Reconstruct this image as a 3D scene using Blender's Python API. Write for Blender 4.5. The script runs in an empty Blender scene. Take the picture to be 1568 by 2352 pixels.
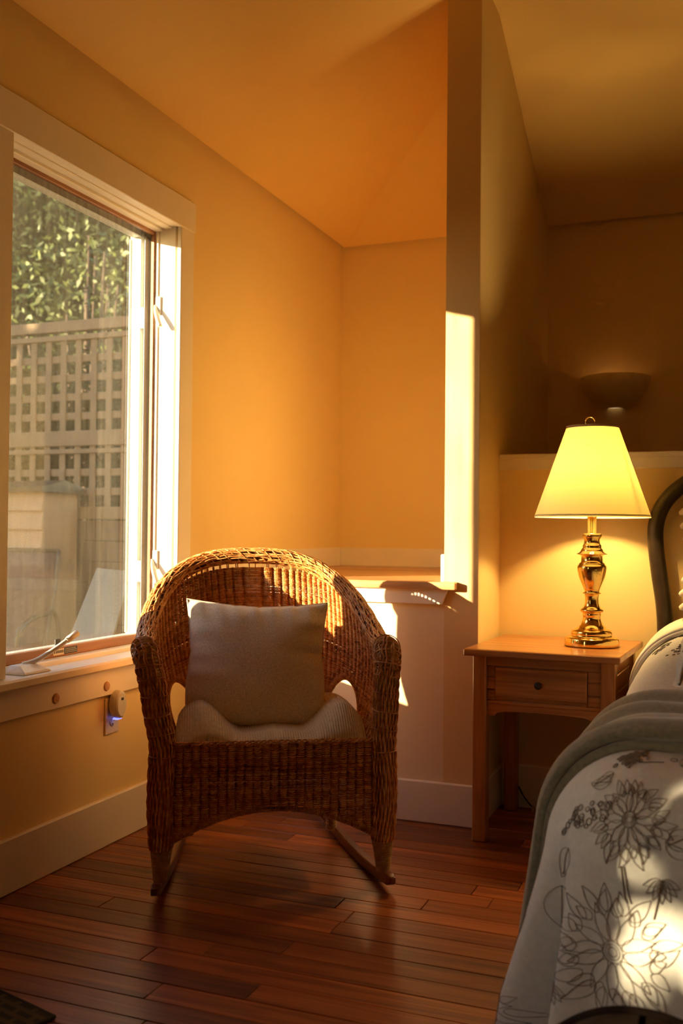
import bpy, bmesh, math, random
import numpy as np
from mathutils import Matrix, Vector

# ------------------------------------------------------------------ camera, sky, sun, exposure
scene = bpy.context.scene
COL = scene.collection
random.seed(7); RNG = np.random.default_rng(7)
sin, cos, pi, R_ = math.sin, math.cos, math.pi, math.radians

CAM = np.array([1.955, 0.0, 1.05])
YAW, PITCH, ROLL, FPX = R_(21.6), R_(1.15), R_(0.5), 2287.0
_fw = np.array([-sin(YAW)*cos(PITCH), cos(YAW)*cos(PITCH), sin(PITCH)])
_r = np.array([cos(YAW), sin(YAW), 0.0]); _u = np.cross(_r, _fw)
_r, _u = _r*cos(ROLL)+_u*sin(ROLL), -_r*sin(ROLL)+_u*cos(ROLL)
def onY(px, py, Y):
    d = _r*(px-784)/FPX - _u*(py-1176)/FPX + _fw
    return CAM + d*(Y-CAM[1])/d[1]
cam = bpy.data.cameras.new('camera'); co = bpy.data.objects.new('camera', cam); COL.objects.link(co)
m = Matrix.Identity(4)
for i in range(3):
    m[i][0], m[i][1], m[i][2], m[i][3] = _r[i], _u[i], -_fw[i], CAM[i]
co.matrix_world = m
cam.sensor_fit = 'VERTICAL'; cam.sensor_height = 36; cam.sensor_width = 24; cam.lens = 35
cam.clip_start = .05
cam.dof.use_dof = True; cam.dof.focus_distance = 2.95; cam.dof.aperture_fstop = 3.2
scene.camera = co

SUN_D = Vector((1.0, .94, -.27)).normalized()
world = bpy.data.worlds.new('sky'); scene.world = world; world.use_nodes = True
nt = world.node_tree; nt.nodes.clear()
wo = nt.nodes.new('ShaderNodeOutputWorld'); bg = nt.nodes.new('ShaderNodeBackground')
sk = nt.nodes.new('ShaderNodeTexSky'); sk.sky_type = 'NISHITA'; sk.sun_disc = False
sk.sun_elevation = R_(14); sk.sun_rotation = math.atan2(-SUN_D.x, -SUN_D.y)
sk.air_density = 1.0; sk.dust_density = 0.6
nt.links.new(sk.outputs[0], bg.inputs[0]); nt.links.new(bg.outputs[0], wo.inputs[0])
bg.inputs[1].default_value = 0.56
sl = bpy.data.lights.new('sun', 'SUN'); sl.energy = 26.0; sl.angle = R_(0.6); sl.color = (1.0, .755, .46)
so = bpy.data.objects.new('sun', sl); COL.objects.link(so)
so.rotation_euler = SUN_D.to_track_quat('-Z', 'Y').to_euler(); so.location = (-6, -4, 4)

vs = scene.view_settings
vs.view_transform = 'Standard'; vs.look = 'None'; vs.exposure = 0.58; vs.gamma = 1.0; vs.use_curve_mapping = False
scene.cycles.max_bounces = 10; scene.cycles.diffuse_bounces = 7; scene.cycles.transparent_max_bounces = 16
scene.cycles.caustics_reflective = False; scene.cycles.caustics_refractive = False
scene.cycles.sample_clamp_indirect = 6.0

# ------------------------------------------------------------------ materials
MATS = {}
class N:
    def __init__(s, name):
        s.m = bpy.data.materials.new(name); s.m.use_nodes = True
        s.t = s.m.node_tree; s.b = s.t.nodes['Principled BSDF']; s.out = s.t.nodes['Material Output']
    def n(s, kind, **kw):
        x = s.t.nodes.new('ShaderNode'+kind)
        for k, v in kw.items():
            if k in x.inputs: x.inputs[k].default_value = v
            else: setattr(x, k, v)
        return x
    def l(s, a, b): s.t.links.new(a, b)
    def coords(s, scale=(1,1,1), kind='Object', rand=False):
        tc = s.n('TexCoord'); mp = s.n('Mapping'); mp.inputs['Scale'].default_value = scale
        s.l(tc.outputs[kind], mp.inputs['Vector'])
        if rand:
            oi = s.n('ObjectInfo'); ad = s.n('VectorMath', operation='MULTIPLY_ADD')
            cx = s.n('CombineXYZ'); mu = s.n('Math', operation='MULTIPLY'); mu.inputs[1].default_value = 37.0
            s.l(oi.outputs['Random'], mu.inputs[0])
            for k in range(3): s.l(mu.outputs[0], cx.inputs[k])
            va = s.n('VectorMath', operation='ADD'); s.l(mp.outputs[0], va.inputs[0]); s.l(cx.outputs[0], va.inputs[1])
            return va.outputs[0]
        return mp.outputs[0]
    def ramp(s, fac, stops):
        r = s.n('ValToRGB'); e = r.color_ramp.elements
        while len(e) < len(stops): e.new(.5)
        for el, (p, c) in zip(e, stops): el.position = p; el.color = (*c, 1)
        s.l(fac, r.inputs[0]); return r.outputs[0]
    def bump(s, h, strength=.2, dist=.002):
        b = s.n('Bump'); b.inputs['Strength'].default_value = strength; b.inputs['Distance'].default_value = dist
        s.l(h, b.inputs['Height']); s.l(b.outputs[0], s.b.inputs['Normal']); return b
def sh(c, f): return tuple(max(0, min(1, x*f)) for x in c)
def mat(name, col, rough=.6, metal=0, var=.08, scale=30, bump=.1, bscale=None, stretch=(1,1,1), spec=.5, dist=.001):
    if name in MATS: return MATS[name]
    k = N(name); v = k.coords(stretch)
    nz = k.n('TexNoise', Scale=scale, Detail=4.0); k.l(v, nz.inputs['Vector'])
    k.l(k.ramp(nz.outputs[0], [(.3, sh(col, 1-var)), (.7, sh(col, 1+var))]), k.b.inputs['Base Color'])
    k.b.inputs['Roughness'].default_value = rough; k.b.inputs['Metallic'].default_value = metal
    k.b.inputs['Specular IOR Level'].default_value = spec
    if bump:
        n2 = k.n('TexNoise', Scale=bscale or scale*6, Detail=3.0); k.l(v, n2.inputs['Vector']); k.bump(n2.outputs[0], bump, dist)
    MATS[name] = k.m; return k.m
def wood(name, dark, mid, light, axis=0, rough=.35, scale=1.0, rand=True, objvar=.0, coat=0.0):
    if name in MATS: return MATS[name]
    k = N(name); st = [28*scale]*3; st[axis] = 1.6*scale
    v = k.coords(tuple(st), rand=rand)
    n1 = k.n('TexNoise', Scale=1.0, Detail=6.0, Distortion=1.2); k.l(v, n1.inputs['Vector'])
    st2 = [140*scale]*3; st2[axis] = 4*scale
    v2 = k.coords(tuple(st2), rand=rand); n2 = k.n('TexNoise', Scale=1.0, Detail=3.0); k.l(v2, n2.inputs['Vector'])
    mx = k.n('Math', operation='MULTIPLY_ADD'); mx.inputs[1].default_value = .3
    k.l(n2.outputs[0], mx.inputs[0]); k.l(n1.outputs[0], mx.inputs[2])
    c = k.ramp(mx.outputs[0], [(.4, dark), (.62, mid), (.85, light)])
    if objvar:
        oi = k.n('ObjectInfo'); mr = k.n('MapRange'); mr.inputs[3].default_value = 1-objvar; mr.inputs[4].default_value = 1+objvar*.8
        k.l(oi.outputs['Random'], mr.inputs[0]); h = k.n('HueSaturation'); k.l(mr.outputs[0], h.inputs['Value']); k.l(c, h.inputs['Color']); c = h.outputs[0]
    k.l(c, k.b.inputs['Base Color']); k.b.inputs['Roughness'].default_value = rough
    k.b.inputs['Coat Weight'].default_value = coat; k.b.inputs['Coat Roughness'].default_value = .15
    k.bump(mx.outputs[0], .12, .0006)
    MATS[name] = k.m; return k.m
def fabric(name, col, sx=900, sy=900, var=.12, rough=.9, bump=.35, sheen=.3, ribs=None, heather=0, low=90.0):
    if name in MATS: return MATS[name]
    k = N(name); v = k.coords()
    nz = k.n('TexNoise', Scale=low, Detail=5.0); k.l(v, nz.inputs['Vector'])
    va = k.coords((sx*.15, sx*.15, sy)); na = k.n('TexNoise', Scale=1.0, Detail=2.0); k.l(va, na.inputs['Vector'])
    vb = k.coords((sx, sx, sy*.15)); nb = k.n('TexNoise', Scale=1.0, Detail=2.0); k.l(vb, nb.inputs['Vector'])
    ad = k.n('Math', operation='ADD'); k.l(na.outputs[0], ad.inputs[0]); k.l(nb.outputs[0], ad.inputs[1])
    mu = k.n('Math', operation='MULTIPLY'); mu.inputs[1].default_value = .5; k.l(ad.outputs[0], mu.inputs[0])
    mixf = k.n('Math', operation='MULTIPLY_ADD'); mixf.inputs[1].default_value = heather; k.l(mu.outputs[0], mixf.inputs[0]); k.l(nz.outputs[0], mixf.inputs[2])
    k.l(k.ramp(mixf.outputs[0], [(.35+heather*.4, sh(col, 1-var)), (.65+heather*.6, sh(col, 1+var))]), k.b.inputs['Base Color'])
    k.b.inputs['Roughness'].default_value = rough; k.b.inputs['Sheen Weight'].default_value = sheen
    k.b.inputs['Specular IOR Level'].default_value = .2
    if ribs:
        w = k.n('TexWave', Scale=ribs[0], Distortion=.6); w.bands_direction = ribs[1]; k.l(v, w.inputs['Vector']); k.bump(w.outputs['Fac'], .8, .0025)
    else: k.bump(mu.outputs[0], bump, .001)
    MATS[name] = k.m; return k.m

M_CEIL = mat('ceiling_paint', (.82, .55, .19), .8, var=.02, scale=3, bump=.12, bscale=260)
M_YEL = mat('yellow_paint', (.84, .635, .285), .75, var=.02, scale=3, bump=.12, bscale=260)
M_CREAM = mat('cream_paint', (.80, .645, .40), .7, var=.02, scale=3, bump=.12, bscale=260)
M_TRIM = mat('white_trim_paint', (.84, .76, .62), .45, var=.025, scale=6, bump=.06, bscale=90)
M_HARD = mat('white_enamel_hardware', (.82, .78, .68), .35, var=.05, scale=40, bump=.04)
M_VINYL = mat('white_vinyl', (.62, .61, .56), .4, var=.03, scale=20, bump=.03)
M_OUT = mat('outer_frame_shaded', (.30, .285, .24), .5, var=.1, scale=15, bump=.03)  # darker grey puts the weaker light on the outer lining into its colour
M_FRAME = wood('screen_frame_wood', (.19, .07, .025), (.30, .12, .045), (.40, .18, .07), axis=1, rough=.5)
M_FLOOR = wood('fir_floor', (.105, .021, .006), (.245, .058, .014), (.38, .112, .029), axis=0, rough=.36, objvar=.45, coat=.12)
M_UNDER = mat('subfloor', (.03, .012, .006), .9)
M_LEDGE = wood('ledge_fir', (.36, .17, .06), (.50, .26, .10), (.62, .36, .16), axis=0, rough=.35, coat=.2)
M_PINE = wood('nightstand_pine', (.25, .085, .020), (.41, .155, .038), (.54, .235, .066), axis=0, rough=.32, coat=.3)
M_PINEV = wood('nightstand_pine_upright', (.23, .075, .018), (.37, .135, .034), (.49, .205, .058), axis=2, rough=.32, coat=.3)
M_KNOB = mat('dark_knob', (.045, .035, .03), .25, .6, var=.2, bump=0)
M_BRASS = mat('polished_brass', (.93, .66, .20), .07, 1.0, var=.04, bump=0)
M_IRON = mat('dark_bronze_tube', (.035, .024, .015), .36, .4, var=.2, bump=.05, bscale=300)
M_SCON = mat('sconce_ceramic', (.88, .74, .54), .6, var=.05, bump=.05)
M_BLACK = mat('black_plastic', (.015, .015, .015), .5, bump=0)
M_WRAP = mat('cane_wrap', (.58, .33, .12), .5, var=.25, scale=60, bump=.1)
M_ROCK = wood('rocker_wood', (.07, .022, .010), (.13, .04, .016), (.2, .07, .028), axis=1, rough=.28, coat=.3)
M_PILLOW = fabric('linen_pillow', (.82, .71, .54), heather=.6, var=.2, low=260.0)
M_CUSH = fabric('corduroy_cushion', (.66, .53, .31), var=.08, ribs=(42, 'X'))
M_COMF = fabric('comforter_cotton', (.70, .69, .63), var=.05, sheen=.15)
M_SHEET = fabric('bed_sheet', (.80, .74, .62), var=.03, sheen=.1, bump=.15)
M_THROW = fabric('throw_fleece', (.215, .19, .125), var=.16, sheen=.6)
M_EMB = mat('embroidery_thread', (.20, .155, .115), .8, var=.2, bump=0)

def rattan():
    k = N('rattan'); v = k.coords((1,1,1))
    n1 = k.n('TexNoise', Scale=55.0, Detail=4.0); k.l(v, n1.inputs['Vector'])
    n2 = k.n('TexNoise', Scale=420.0, Detail=2.0); k.l(v, n2.inputs['Vector'])
    ad = k.n('Math', operation='MULTIPLY_ADD'); ad.inputs[1].default_value = .45; k.l(n2.outputs[0], ad.inputs[0]); k.l(n1.outputs[0], ad.inputs[2])
    ge = k.n('NewGeometry'); a3 = k.n('Math', operation='MULTIPLY_ADD'); a3.inputs[1].default_value = .24; a3.inputs[2].default_value = -.04
    k.l(ge.outputs['Random Per Island'], a3.inputs[0]); a4 = k.n('Math', operation='ADD'); k.l(ad.outputs[0], a4.inputs[0]); k.l(a3.outputs[0], a4.inputs[1])
    k.l(k.ramp(a4.outputs[0], [(.48, (.27, .075, .016)), (.78, (.66, .26, .065)), (1.0, (.86, .48, .17))]), k.b.inputs['Base Color'])
    k.b.inputs['Roughness'].default_value = .38; k.b.inputs['Specular IOR Level'].default_value = .5
    MATS['rattan'] = k.m; return k.m
M_RAT = rattan()

def shade_mat():
    k = N('lamp_shade_fabric'); k.t.nodes.remove(k.b)
    d = k.n('BsdfDiffuse'); d.inputs[0].default_value = (.82, .76, .62, 1)
    t = k.n('BsdfTranslucent'); t.inputs[0].default_value = (.95, .80, .26, 1)
    mx = k.n('MixShader'); mx.inputs[0].default_value = .165
    k.l(d.outputs[0], mx.inputs[1]); k.l(t.outputs[0], mx.inputs[2]); k.l(mx.outputs[0], k.out.inputs[0])
    return k.m
def screen_mat():
    k = N('insect_screen'); k.t.nodes.remove(k.b)
    v = k.coords((1, 26, 2.2)); n1 = k.n('TexNoise', Scale=1.6, Detail=5.0); k.l(v, n1.inputs['Vector'])
    v2 = k.coords((1, 3.2, 2.2)); n2 = k.n('TexNoise', Scale=1.0, Detail=2.0); k.l(v2, n2.inputs['Vector'])
    v3 = k.coords((1, 500, 420)); n3 = k.n('TexNoise', Scale=1.0, Detail=0.0); k.l(v3, n3.inputs['Vector'])
    a = k.n('Math', operation='MULTIPLY'); k.l(n1.outputs[0], a.inputs[0]); k.l(n2.outputs[0], a.inputs[1])
    b = k.n('Math', operation='MULTIPLY'); k.l(a.outputs[0], b.inputs[0]); k.l(n3.outputs[0], b.inputs[1])
    mr = k.n('MapRange'); mr.inputs[1].default_value = .03; mr.inputs[2].default_value = .26; mr.inputs[3].default_value = .10; mr.inputs[4].default_value = .62
    k.l(b.outputs[0], mr.inputs[0])
    tr = k.n('BsdfTransparent'); tr.inputs[0].default_value = (.95, .95, .95, 1)
    t = k.n('BsdfTranslucent'); t.inputs[0].default_value = (.055, .047, .033, 1)
    mx = k.n('MixShader'); k.l(mr.outputs[0], mx.inputs[0]); k.l(tr.outputs[0], mx.inputs[1]); k.l(t.outputs[0], mx.inputs[2]); k.l(mx.outputs[0], k.out.inputs[0])
    return k.m
def glass_mat(name, tint=(.93, .96, .94), gl=.06):
    k = N(name); k.t.nodes.remove(k.b)
    tr = k.n('BsdfTransparent'); tr.inputs[0].default_value = (*tint, 1)
    g = k.n('BsdfGlossy'); g.inputs['Roughness'].default_value = .02
    mx = k.n('MixShader'); mx.inputs[0].default_value = gl
    k.l(tr.outputs[0], mx.inputs[1]); k.l(g.outputs[0], mx.inputs[2]); k.l(mx.outputs[0], k.out.inputs[0]); return k.m
M_SHADE, M_SCREEN, M_GLASS = shade_mat(), screen_mat(), glass_mat('window_glass')
def emit(name, c, s):
    k = N(name); k.b.inputs['Base Color'].default_value = (*c, 1); k.b.inputs['Emission Color'].default_value = (*c, 1); k.b.inputs['Emission Strength'].default_value = s
    return k.m

# ------------------------------------------------------------------ object helpers
ROOT = {}
def xf(o): return ROOT.get(o, Matrix.Identity(4))
def tag(o, label=None, cat=None, group=None, kind=None):
    if label: o['label'] = label
    if cat: o['category'] = cat
    if group: o['group'] = group
    if kind: o['kind'] = kind
    return o
def thing(name, label=None, cat=None, loc=(0,0,0), rz=0, group=None, kind=None):
    o = bpy.data.objects.new(name, None); COL.objects.link(o); o.empty_display_size = .1
    o.location = loc; o.rotation_euler = (0, 0, rz)
    ROOT[o] = Matrix.Translation(loc) @ Matrix.Rotation(rz, 4, 'Z')
    return tag(o, label, cat, group, kind)
def add(name, V, F, ma, parent=None, local=False, smooth=False, kind=None):
    """one mesh object; V in world coordinates unless local"""
    V = np.asarray(V, dtype=float).reshape(-1, 3)
    mtx = xf(parent) if parent else Matrix.Identity(4)
    if parent and not local:
        A = np.array(mtx.inverted()); V = V @ A[:3, :3].T + A[:3, 3]
    me = bpy.data.meshes.new(name)
    if isinstance(F, np.ndarray) and F.ndim == 2:
        nv, nf, k = len(V), len(F), F.shape[1]
        me.vertices.add(nv); me.vertices.foreach_set('co', V.ravel())
        me.loops.add(nf*k); me.loops.foreach_set('vertex_index', F.ravel().astype(np.int32))
        me.polygons.add(nf); me.polygons.foreach_set('loop_start', np.arange(0, nf*k, k, dtype=np.int32))
        me.update(calc_edges=True)
    else:
        me.from_pydata([tuple(v) for v in V], [], [list(map(int, f)) for f in F])
    me.validate()
    if smooth: me.polygons.foreach_set('use_smooth', [True]*len(me.polygons))
    me.materials.append(ma); me.update()
    o = bpy.data.objects.new(name, me); COL.objects.link(o)
    if parent: o.parent = parent; ROOT[o] = mtx
    if kind: o['kind'] = kind
    return o
def addbm(name, bm, ma, parent=None, local=False, smooth=False, kind=None):
    me = bpy.data.meshes.new('t'); bmesh.ops.recalc_face_normals(bm, faces=bm.faces[:]); bm.to_mesh(me); bm.free()
    V = np.empty(len(me.vertices)*3); me.vertices.foreach_get('co', V)
    F = [tuple(p.vertices) for p in me.polygons]; bpy.data.meshes.remove(me)
    return add(name, V, F, ma, parent, local, smooth, kind)
def bmbox(bm, lo, hi, bev=0, mtx=None, seg=1):
    r = bmesh.ops.create_cube(bm, size=1.0); vs_ = r['verts']
    for v in vs_:
        v.co = Vector(((lo[0]+hi[0])/2+v.co.x*(hi[0]-lo[0]), (lo[1]+hi[1])/2+v.co.y*(hi[1]-lo[1]), (lo[2]+hi[2])/2+v.co.z*(hi[2]-lo[2])))
    if bev:
        es = list({e for v in vs_ for e in v.link_edges})
        rr = bmesh.ops.bevel(bm, geom=es, offset=bev, segments=seg, profile=.5, affect='EDGES')
        vs_ = list({v for f in rr['faces'] for v in f.verts} | {v for v in vs_ if v.is_valid})
    if mtx is not None:
        bmesh.ops.transform(bm, matrix=mtx, verts=[v for v in vs_ if v.is_valid])
def box(name, lo, hi, ma, parent=None, bev=.002, local=False, mtx=None, kind=None, seg=1):
    bm = bmesh.new(); bmbox(bm, lo, hi, bev, mtx, seg); return addbm(name, bm, ma, parent, local, kind=kind)
def prism(name, poly, axis, a, b, ma, parent=None, local=False, kind=None, bev=0):
    """extrude a 2D polygon along an axis from a to b"""
    bm = bmesh.new()
    def P(p, t):
        q = list(p); q.insert(axis, t); return q
    v0 = [bm.verts.new(P(p, a)) for p in poly]; v1 = [bm.verts.new(P(p, b)) for p in poly]
    n = len(poly); bm.faces.new(v0); bm.faces.new(v1[::-1])
    for i in range(n): bm.faces.new((v0[i], v0[(i+1) % n], v1[(i+1) % n], v1[i]))
    if bev: bmesh.ops.bevel(bm, geom=bm.edges[:], offset=bev, segments=1, profile=.5, affect='EDGES')
    return addbm(name, bm, ma, parent, local, kind=kind)
class Tubes:
    """collects tubes into one vertex / quad array"""
    def __init__(s): s.V = []; s.F = []; s.n = 0
    def add(s, P, r, k=4, close=False, flat=None, up=None):
        P = np.asarray(P, float); n = len(P)
        if n < 2: return
        T = np.gradient(P, axis=0) if not close else np.roll(P, -1, 0)-np.roll(P, 1, 0)
        T /= np.linalg.norm(T, axis=1)[:, None]+1e-12
        if up is None:
            ref = np.array([0, 0, 1.0]) if np.abs(T[:, 2]).mean() < .75 else np.array([.3, 1.0, 0])
            ref = np.tile(ref, (n, 1))
        else: ref = np.broadcast_to(np.asarray(up, float), (n, 3))
        A = np.cross(ref, T); A /= np.linalg.norm(A, axis=1)[:, None]+1e-12; B = np.cross(T, A)
        r = np.broadcast_to(np.asarray(r, float), (n,)); fl = 1.0 if flat is None else flat
        an = np.arange(k)*2*pi/k+pi/4
        V = P[:, None, :]+r[:, None, None]*(np.cos(an)[None, :, None]*A[:, None, :]+fl*np.sin(an)[None, :, None]*B[:, None, :])
        s.V.append(V.reshape(-1, 3))
        i = np.arange(n if close else n-1); j = np.arange(k); I, J = np.meshgrid(i, j, indexing='ij'); I2 = (I+1) % n; J2 = (J+1) % k
        s.F.append((np.stack([I*k+J, I*k+J2, I2*k+J2, I2*k+J], -1).reshape(-1, 4))+s.n)
        if not close:
            for base in (0, (n-1)*k):
                for q in range(0, k-2, 2):
                    s.F.append(np.array([[base, base+q+1, base+q+2, base+(q+3 if q+3 < k else q+2)]])+s.n if q+3 <= k-1 else np.array([[base, base+q+1, base+q+2, base+q+2]])+s.n)
        s.n += n*k
    def build(s, name, ma, parent=None, local=False, kind=None, smooth=True):
        V = np.concatenate(s.V); F = np.concatenate(s.F); ok = F[:, 2] != F[:, 3]
        if ok.all(): return add(name, V, F, ma, parent, local, smooth, kind)
        return add(name, V, [tuple(f) if k else tuple(f[:3]) for f, k in zip(F, ok)], ma, parent, local, smooth, kind)
def tube(name, P, r, ma, parent=None, k=10, local=False, close=False, flat=None, kind=None):
    t = Tubes(); t.add(P, r, k, close, flat); return t.build(name, ma, parent, local, kind)
def spline(P, n=12):
    P = np.asarray(P, float); Q = np.vstack([2*P[0]-P[1], P, 2*P[-1]-P[-2]]); out = []
    for i in range(1, len(Q)-2):
        t = np.linspace(0, 1, n, endpoint=False)[:, None]; a, b, c, d = Q[i-1], Q[i], Q[i+1], Q[i+2]
        out.append(.5*((2*b)+(c-a)*t+(2*a-5*b+4*c-d)*t**2+(3*b-a-3*c+d)*t**3))
    out.append(P[-1:]); return np.vstack(out)
def lathe(name, prof, cx, cy, ma, parent=None, k=40, smooth=True, local=False, arc=(0, 2*pi)):
    prof = np.asarray(prof, float); full = abs(arc[1]-arc[0]-2*pi) < 1e-6
    an = np.linspace(arc[0], arc[1], k, endpoint=not full)
    V = np.stack([cx+prof[:, 0][:, None]*np.cos(an), cy+prof[:, 0][:, None]*np.sin(an), np.repeat(prof[:, 1][:, None], k, 1)], -1).reshape(-1, 3)
    n = len(prof); F = []
    for i in range(n-1):
        for j in range(k if full else k-1):
            j2 = (j+1) % k; F.append((i*k+j, i*k+j2, (i+1)*k+j2, (i+1)*k+j))
    return add(name, V, F, ma, parent, local, smooth)
def grid(name, G, ma, parent=None, local=False, smooth=True, thick=0, kind=None):
    a, b = G.shape[:2]; I, J = np.meshgrid(np.arange(a-1), np.arange(b-1), indexing='ij')
    F = np.stack([I*b+J, (I+1)*b+J, (I+1)*b+J+1, I*b+J+1], -1).reshape(-1, 4)
    o = add(name, G.reshape(-1, 3), F, ma, parent, local, smooth, kind)
    if thick:
        md = o.modifiers.new('thickness', 'SOLIDIFY'); md.thickness = thick; md.offset = -1
    return o
def bevel_mod(o, w=.003, s=2):
    md = o.modifiers.new('bevel', 'BEVEL'); md.width = w; md.segments = s; md.limit_method = 'ANGLE'

# ------------------------------------------------------------------ room shell
YP, YH, YB = 3.50, 3.845, 4.90            # half wall, headboard wall, back wall
XR, YR = 4.6, -2.2                        # unseen right and rear walls
SL = .477                                 # ceiling slope
W1 = (2.30, 3.237); W2 = (-.74, .197); WZ = (.632, 2.195); WT = .21
def struct(o): o['kind'] = 'structure'; return o

fl = struct(box('floor', (-.21, YR-.2, -.06), (XR+.2, YB+.2, -.012), M_UNDER, bev=0))
def plank(x0, x1, y0, y1):
    g = .0009; b = .0016; zt = random.uniform(-.0004, .0004)
    V = []
    for z, i in ((-.013, 0), (zt-b, 0), (zt, b)):
        V += [(x0+g+i, y0+g+i, z), (x1-g-i, y0+g+i, z), (x1-g-i, y1-g-i, z), (x0+g+i, y1-g-i, z)]
    F = [(8, 9, 10, 11)]
    for l in (0, 4):
        for q in range(4): F.append((l+q, l+(q+1) % 4, l+4+(q+1) % 4, l+4+q))
    c = np.array([(x0+x1)/2, (y0+y1)/2, 0]); o = add('plank', np.array(V)-c, F, M_FLOOR, None)
    o.location = c; o.parent = fl
bw = .083; y = 3.845-bw*56; row = 0
while y < 3.84:
    x = 0.0; first = random.uniform(.3, 1.5)
    while x < XR:
        ln = first if x == 0 else random.uniform(1.1, 2.6)
        x1 = min(XR, x+ln)
        if XR-x1 < .4: x1 = XR
        plank(x, x1, y, y+bw); x = x1
    y += bw; row += 1
struct(box('trim_6', (0, YR, -.012), (XR, 3.845-bw*56, 0), M_LEDGE, bev=0))   # rear floor strip

# window wall with two openings
wl = bmesh.new(); HT = 2.70
ys = [YR-.2, W2[0], W2[1], W1[0], W1[1], YB+.2]
for i in range(5):
    if i in (1, 3):
        bmbox(wl, (-WT, ys[i]-.01, -.06), (0, ys[i+1]+.01, WZ[0]-.02)); bmbox(wl, (-WT, ys[i]-.01, WZ[1]+.01), (0, ys[i+1]+.01, HT))
    else: bmbox(wl, (-WT, ys[i]+(.01 if i else 0), -.06), (0, ys[i+1]-(.01 if i < 4 else 0), HT))
struct(addbm('wall_left', wl, M_YEL))
M_FAR = mat('brown_wall_paint', (.34, .20, .085), .8, var=.03, scale=3)
struct(box('wall_rear', (-.21, YR-.2, -.06), (XR+.2, YR, 4.6), M_FAR, bev=0))
struct(box('wall_right', (XR, YR, -.06), (XR+.2, YB+.2, 4.6), M_FAR, bev=0))
struct(box('wall_back', (-.21, YB, -.06), (XR+.2, YB+.2, 2.72), M_YEL, bev=0))
struct(box('wall_half', (0, YP, -.02), (.972, YP+.115, .843), M_CREAM, bev=0))
wp = struct(box('wall_partition', (.972, YP+.012, -.02), (1.098, YB, 3.35), M_YEL, bev=0))
box('end_face', (.972, YP, -.02), (1.098, YP+.0125, 3.30), mat('post_shaded_paint', (.75, .52, .235), .7, var=.02, scale=3, bump=.12, bscale=260), wp, bev=.0)  # end face toned darker, painting in the weaker light high on the post
struct(box('wall_headboard', (1.098, YH, -.02), (XR, YH+.115, 1.345), M_YEL, bev=0))
# hipped ceiling: one slope rises from the window wall, one from the back wall
zc = lambda x, y: 2.67+SL*max(0.0, min(x, YB-y, XR-x))
k = XR/2
cv = [(0, YB, 2.67), (0, YR, 2.67), (k, YB-k, 2.67+SL*k), (k, YR, 2.67+SL*k), (XR, YB, 2.67), (XR, YR, 2.67)]
cf = [(0, 1, 3, 2), (4, 2, 3, 5), (0, 2, 4)]
cl = struct(add('ceiling', cv, cf, M_CEIL)); md = cl.modifiers.new('thickness', 'SOLIDIFY'); md.thickness = .12; md.offset = 1 if False else -1
# baseboards
def base(name, lo, hi): return struct(box(name, lo, hi, M_TRIM, bev=.004))
base('baseboard_left', (0, YR, 0), (.017, YP, .16))
base('baseboard_half', (.017, YP-.017, 0), (1.098, YP, .15))
base('baseboard_partition', (1.098, YP, 0), (1.113, YH, .15))
base('baseboard_headboard', (1.113, YH-.017, 0), (XR, YH, .162))
# alcove ledge, its nosing apron and mouldings
lg = struct(box('trim_1', (0.001, YP-.036, .845), (1.022, YP+.001, .873), M_LEDGE, bev=.004, seg=2))
for i in range(3):
    d = (YB-YP)/3; box('board', (0.001, YP+.001+i*d, .845), (.972, YP+(i+1)*d, .8728-(.001 if i % 2 else 0)), M_LEDGE, lg, bev=.0012)
prism_pts = [(.018, .845), (.018, .792), (.968, .792), (.990, .845)]
struct(prism('trim_2', prism_pts, 1, YP-.018, YP+.001, M_TRIM))
def mould(name, lo, hi): return struct(box(name, lo, hi, M_TRIM, bev=.003))
mould('trim_3', (0, YP-.03, .872), (.014, YB, .968))
mould('trim_4', (.014, YB-.014, .872), (.958, YB, .968))
mould('trim_5', (.957, YP+.004, .872), (.973, YB, .972))
# cap rail of the headboard wall
cr = struct(box('trim_7', (1.098, YH-.022, 1.335), (XR, YH+.13, 1.357), M_TRIM, bev=.003))
box('rail_fascia', (1.098, YH-.014, 1.296), (XR, YH+.001, 1.336), M_TRIM, cr, bev=.002)

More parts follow.
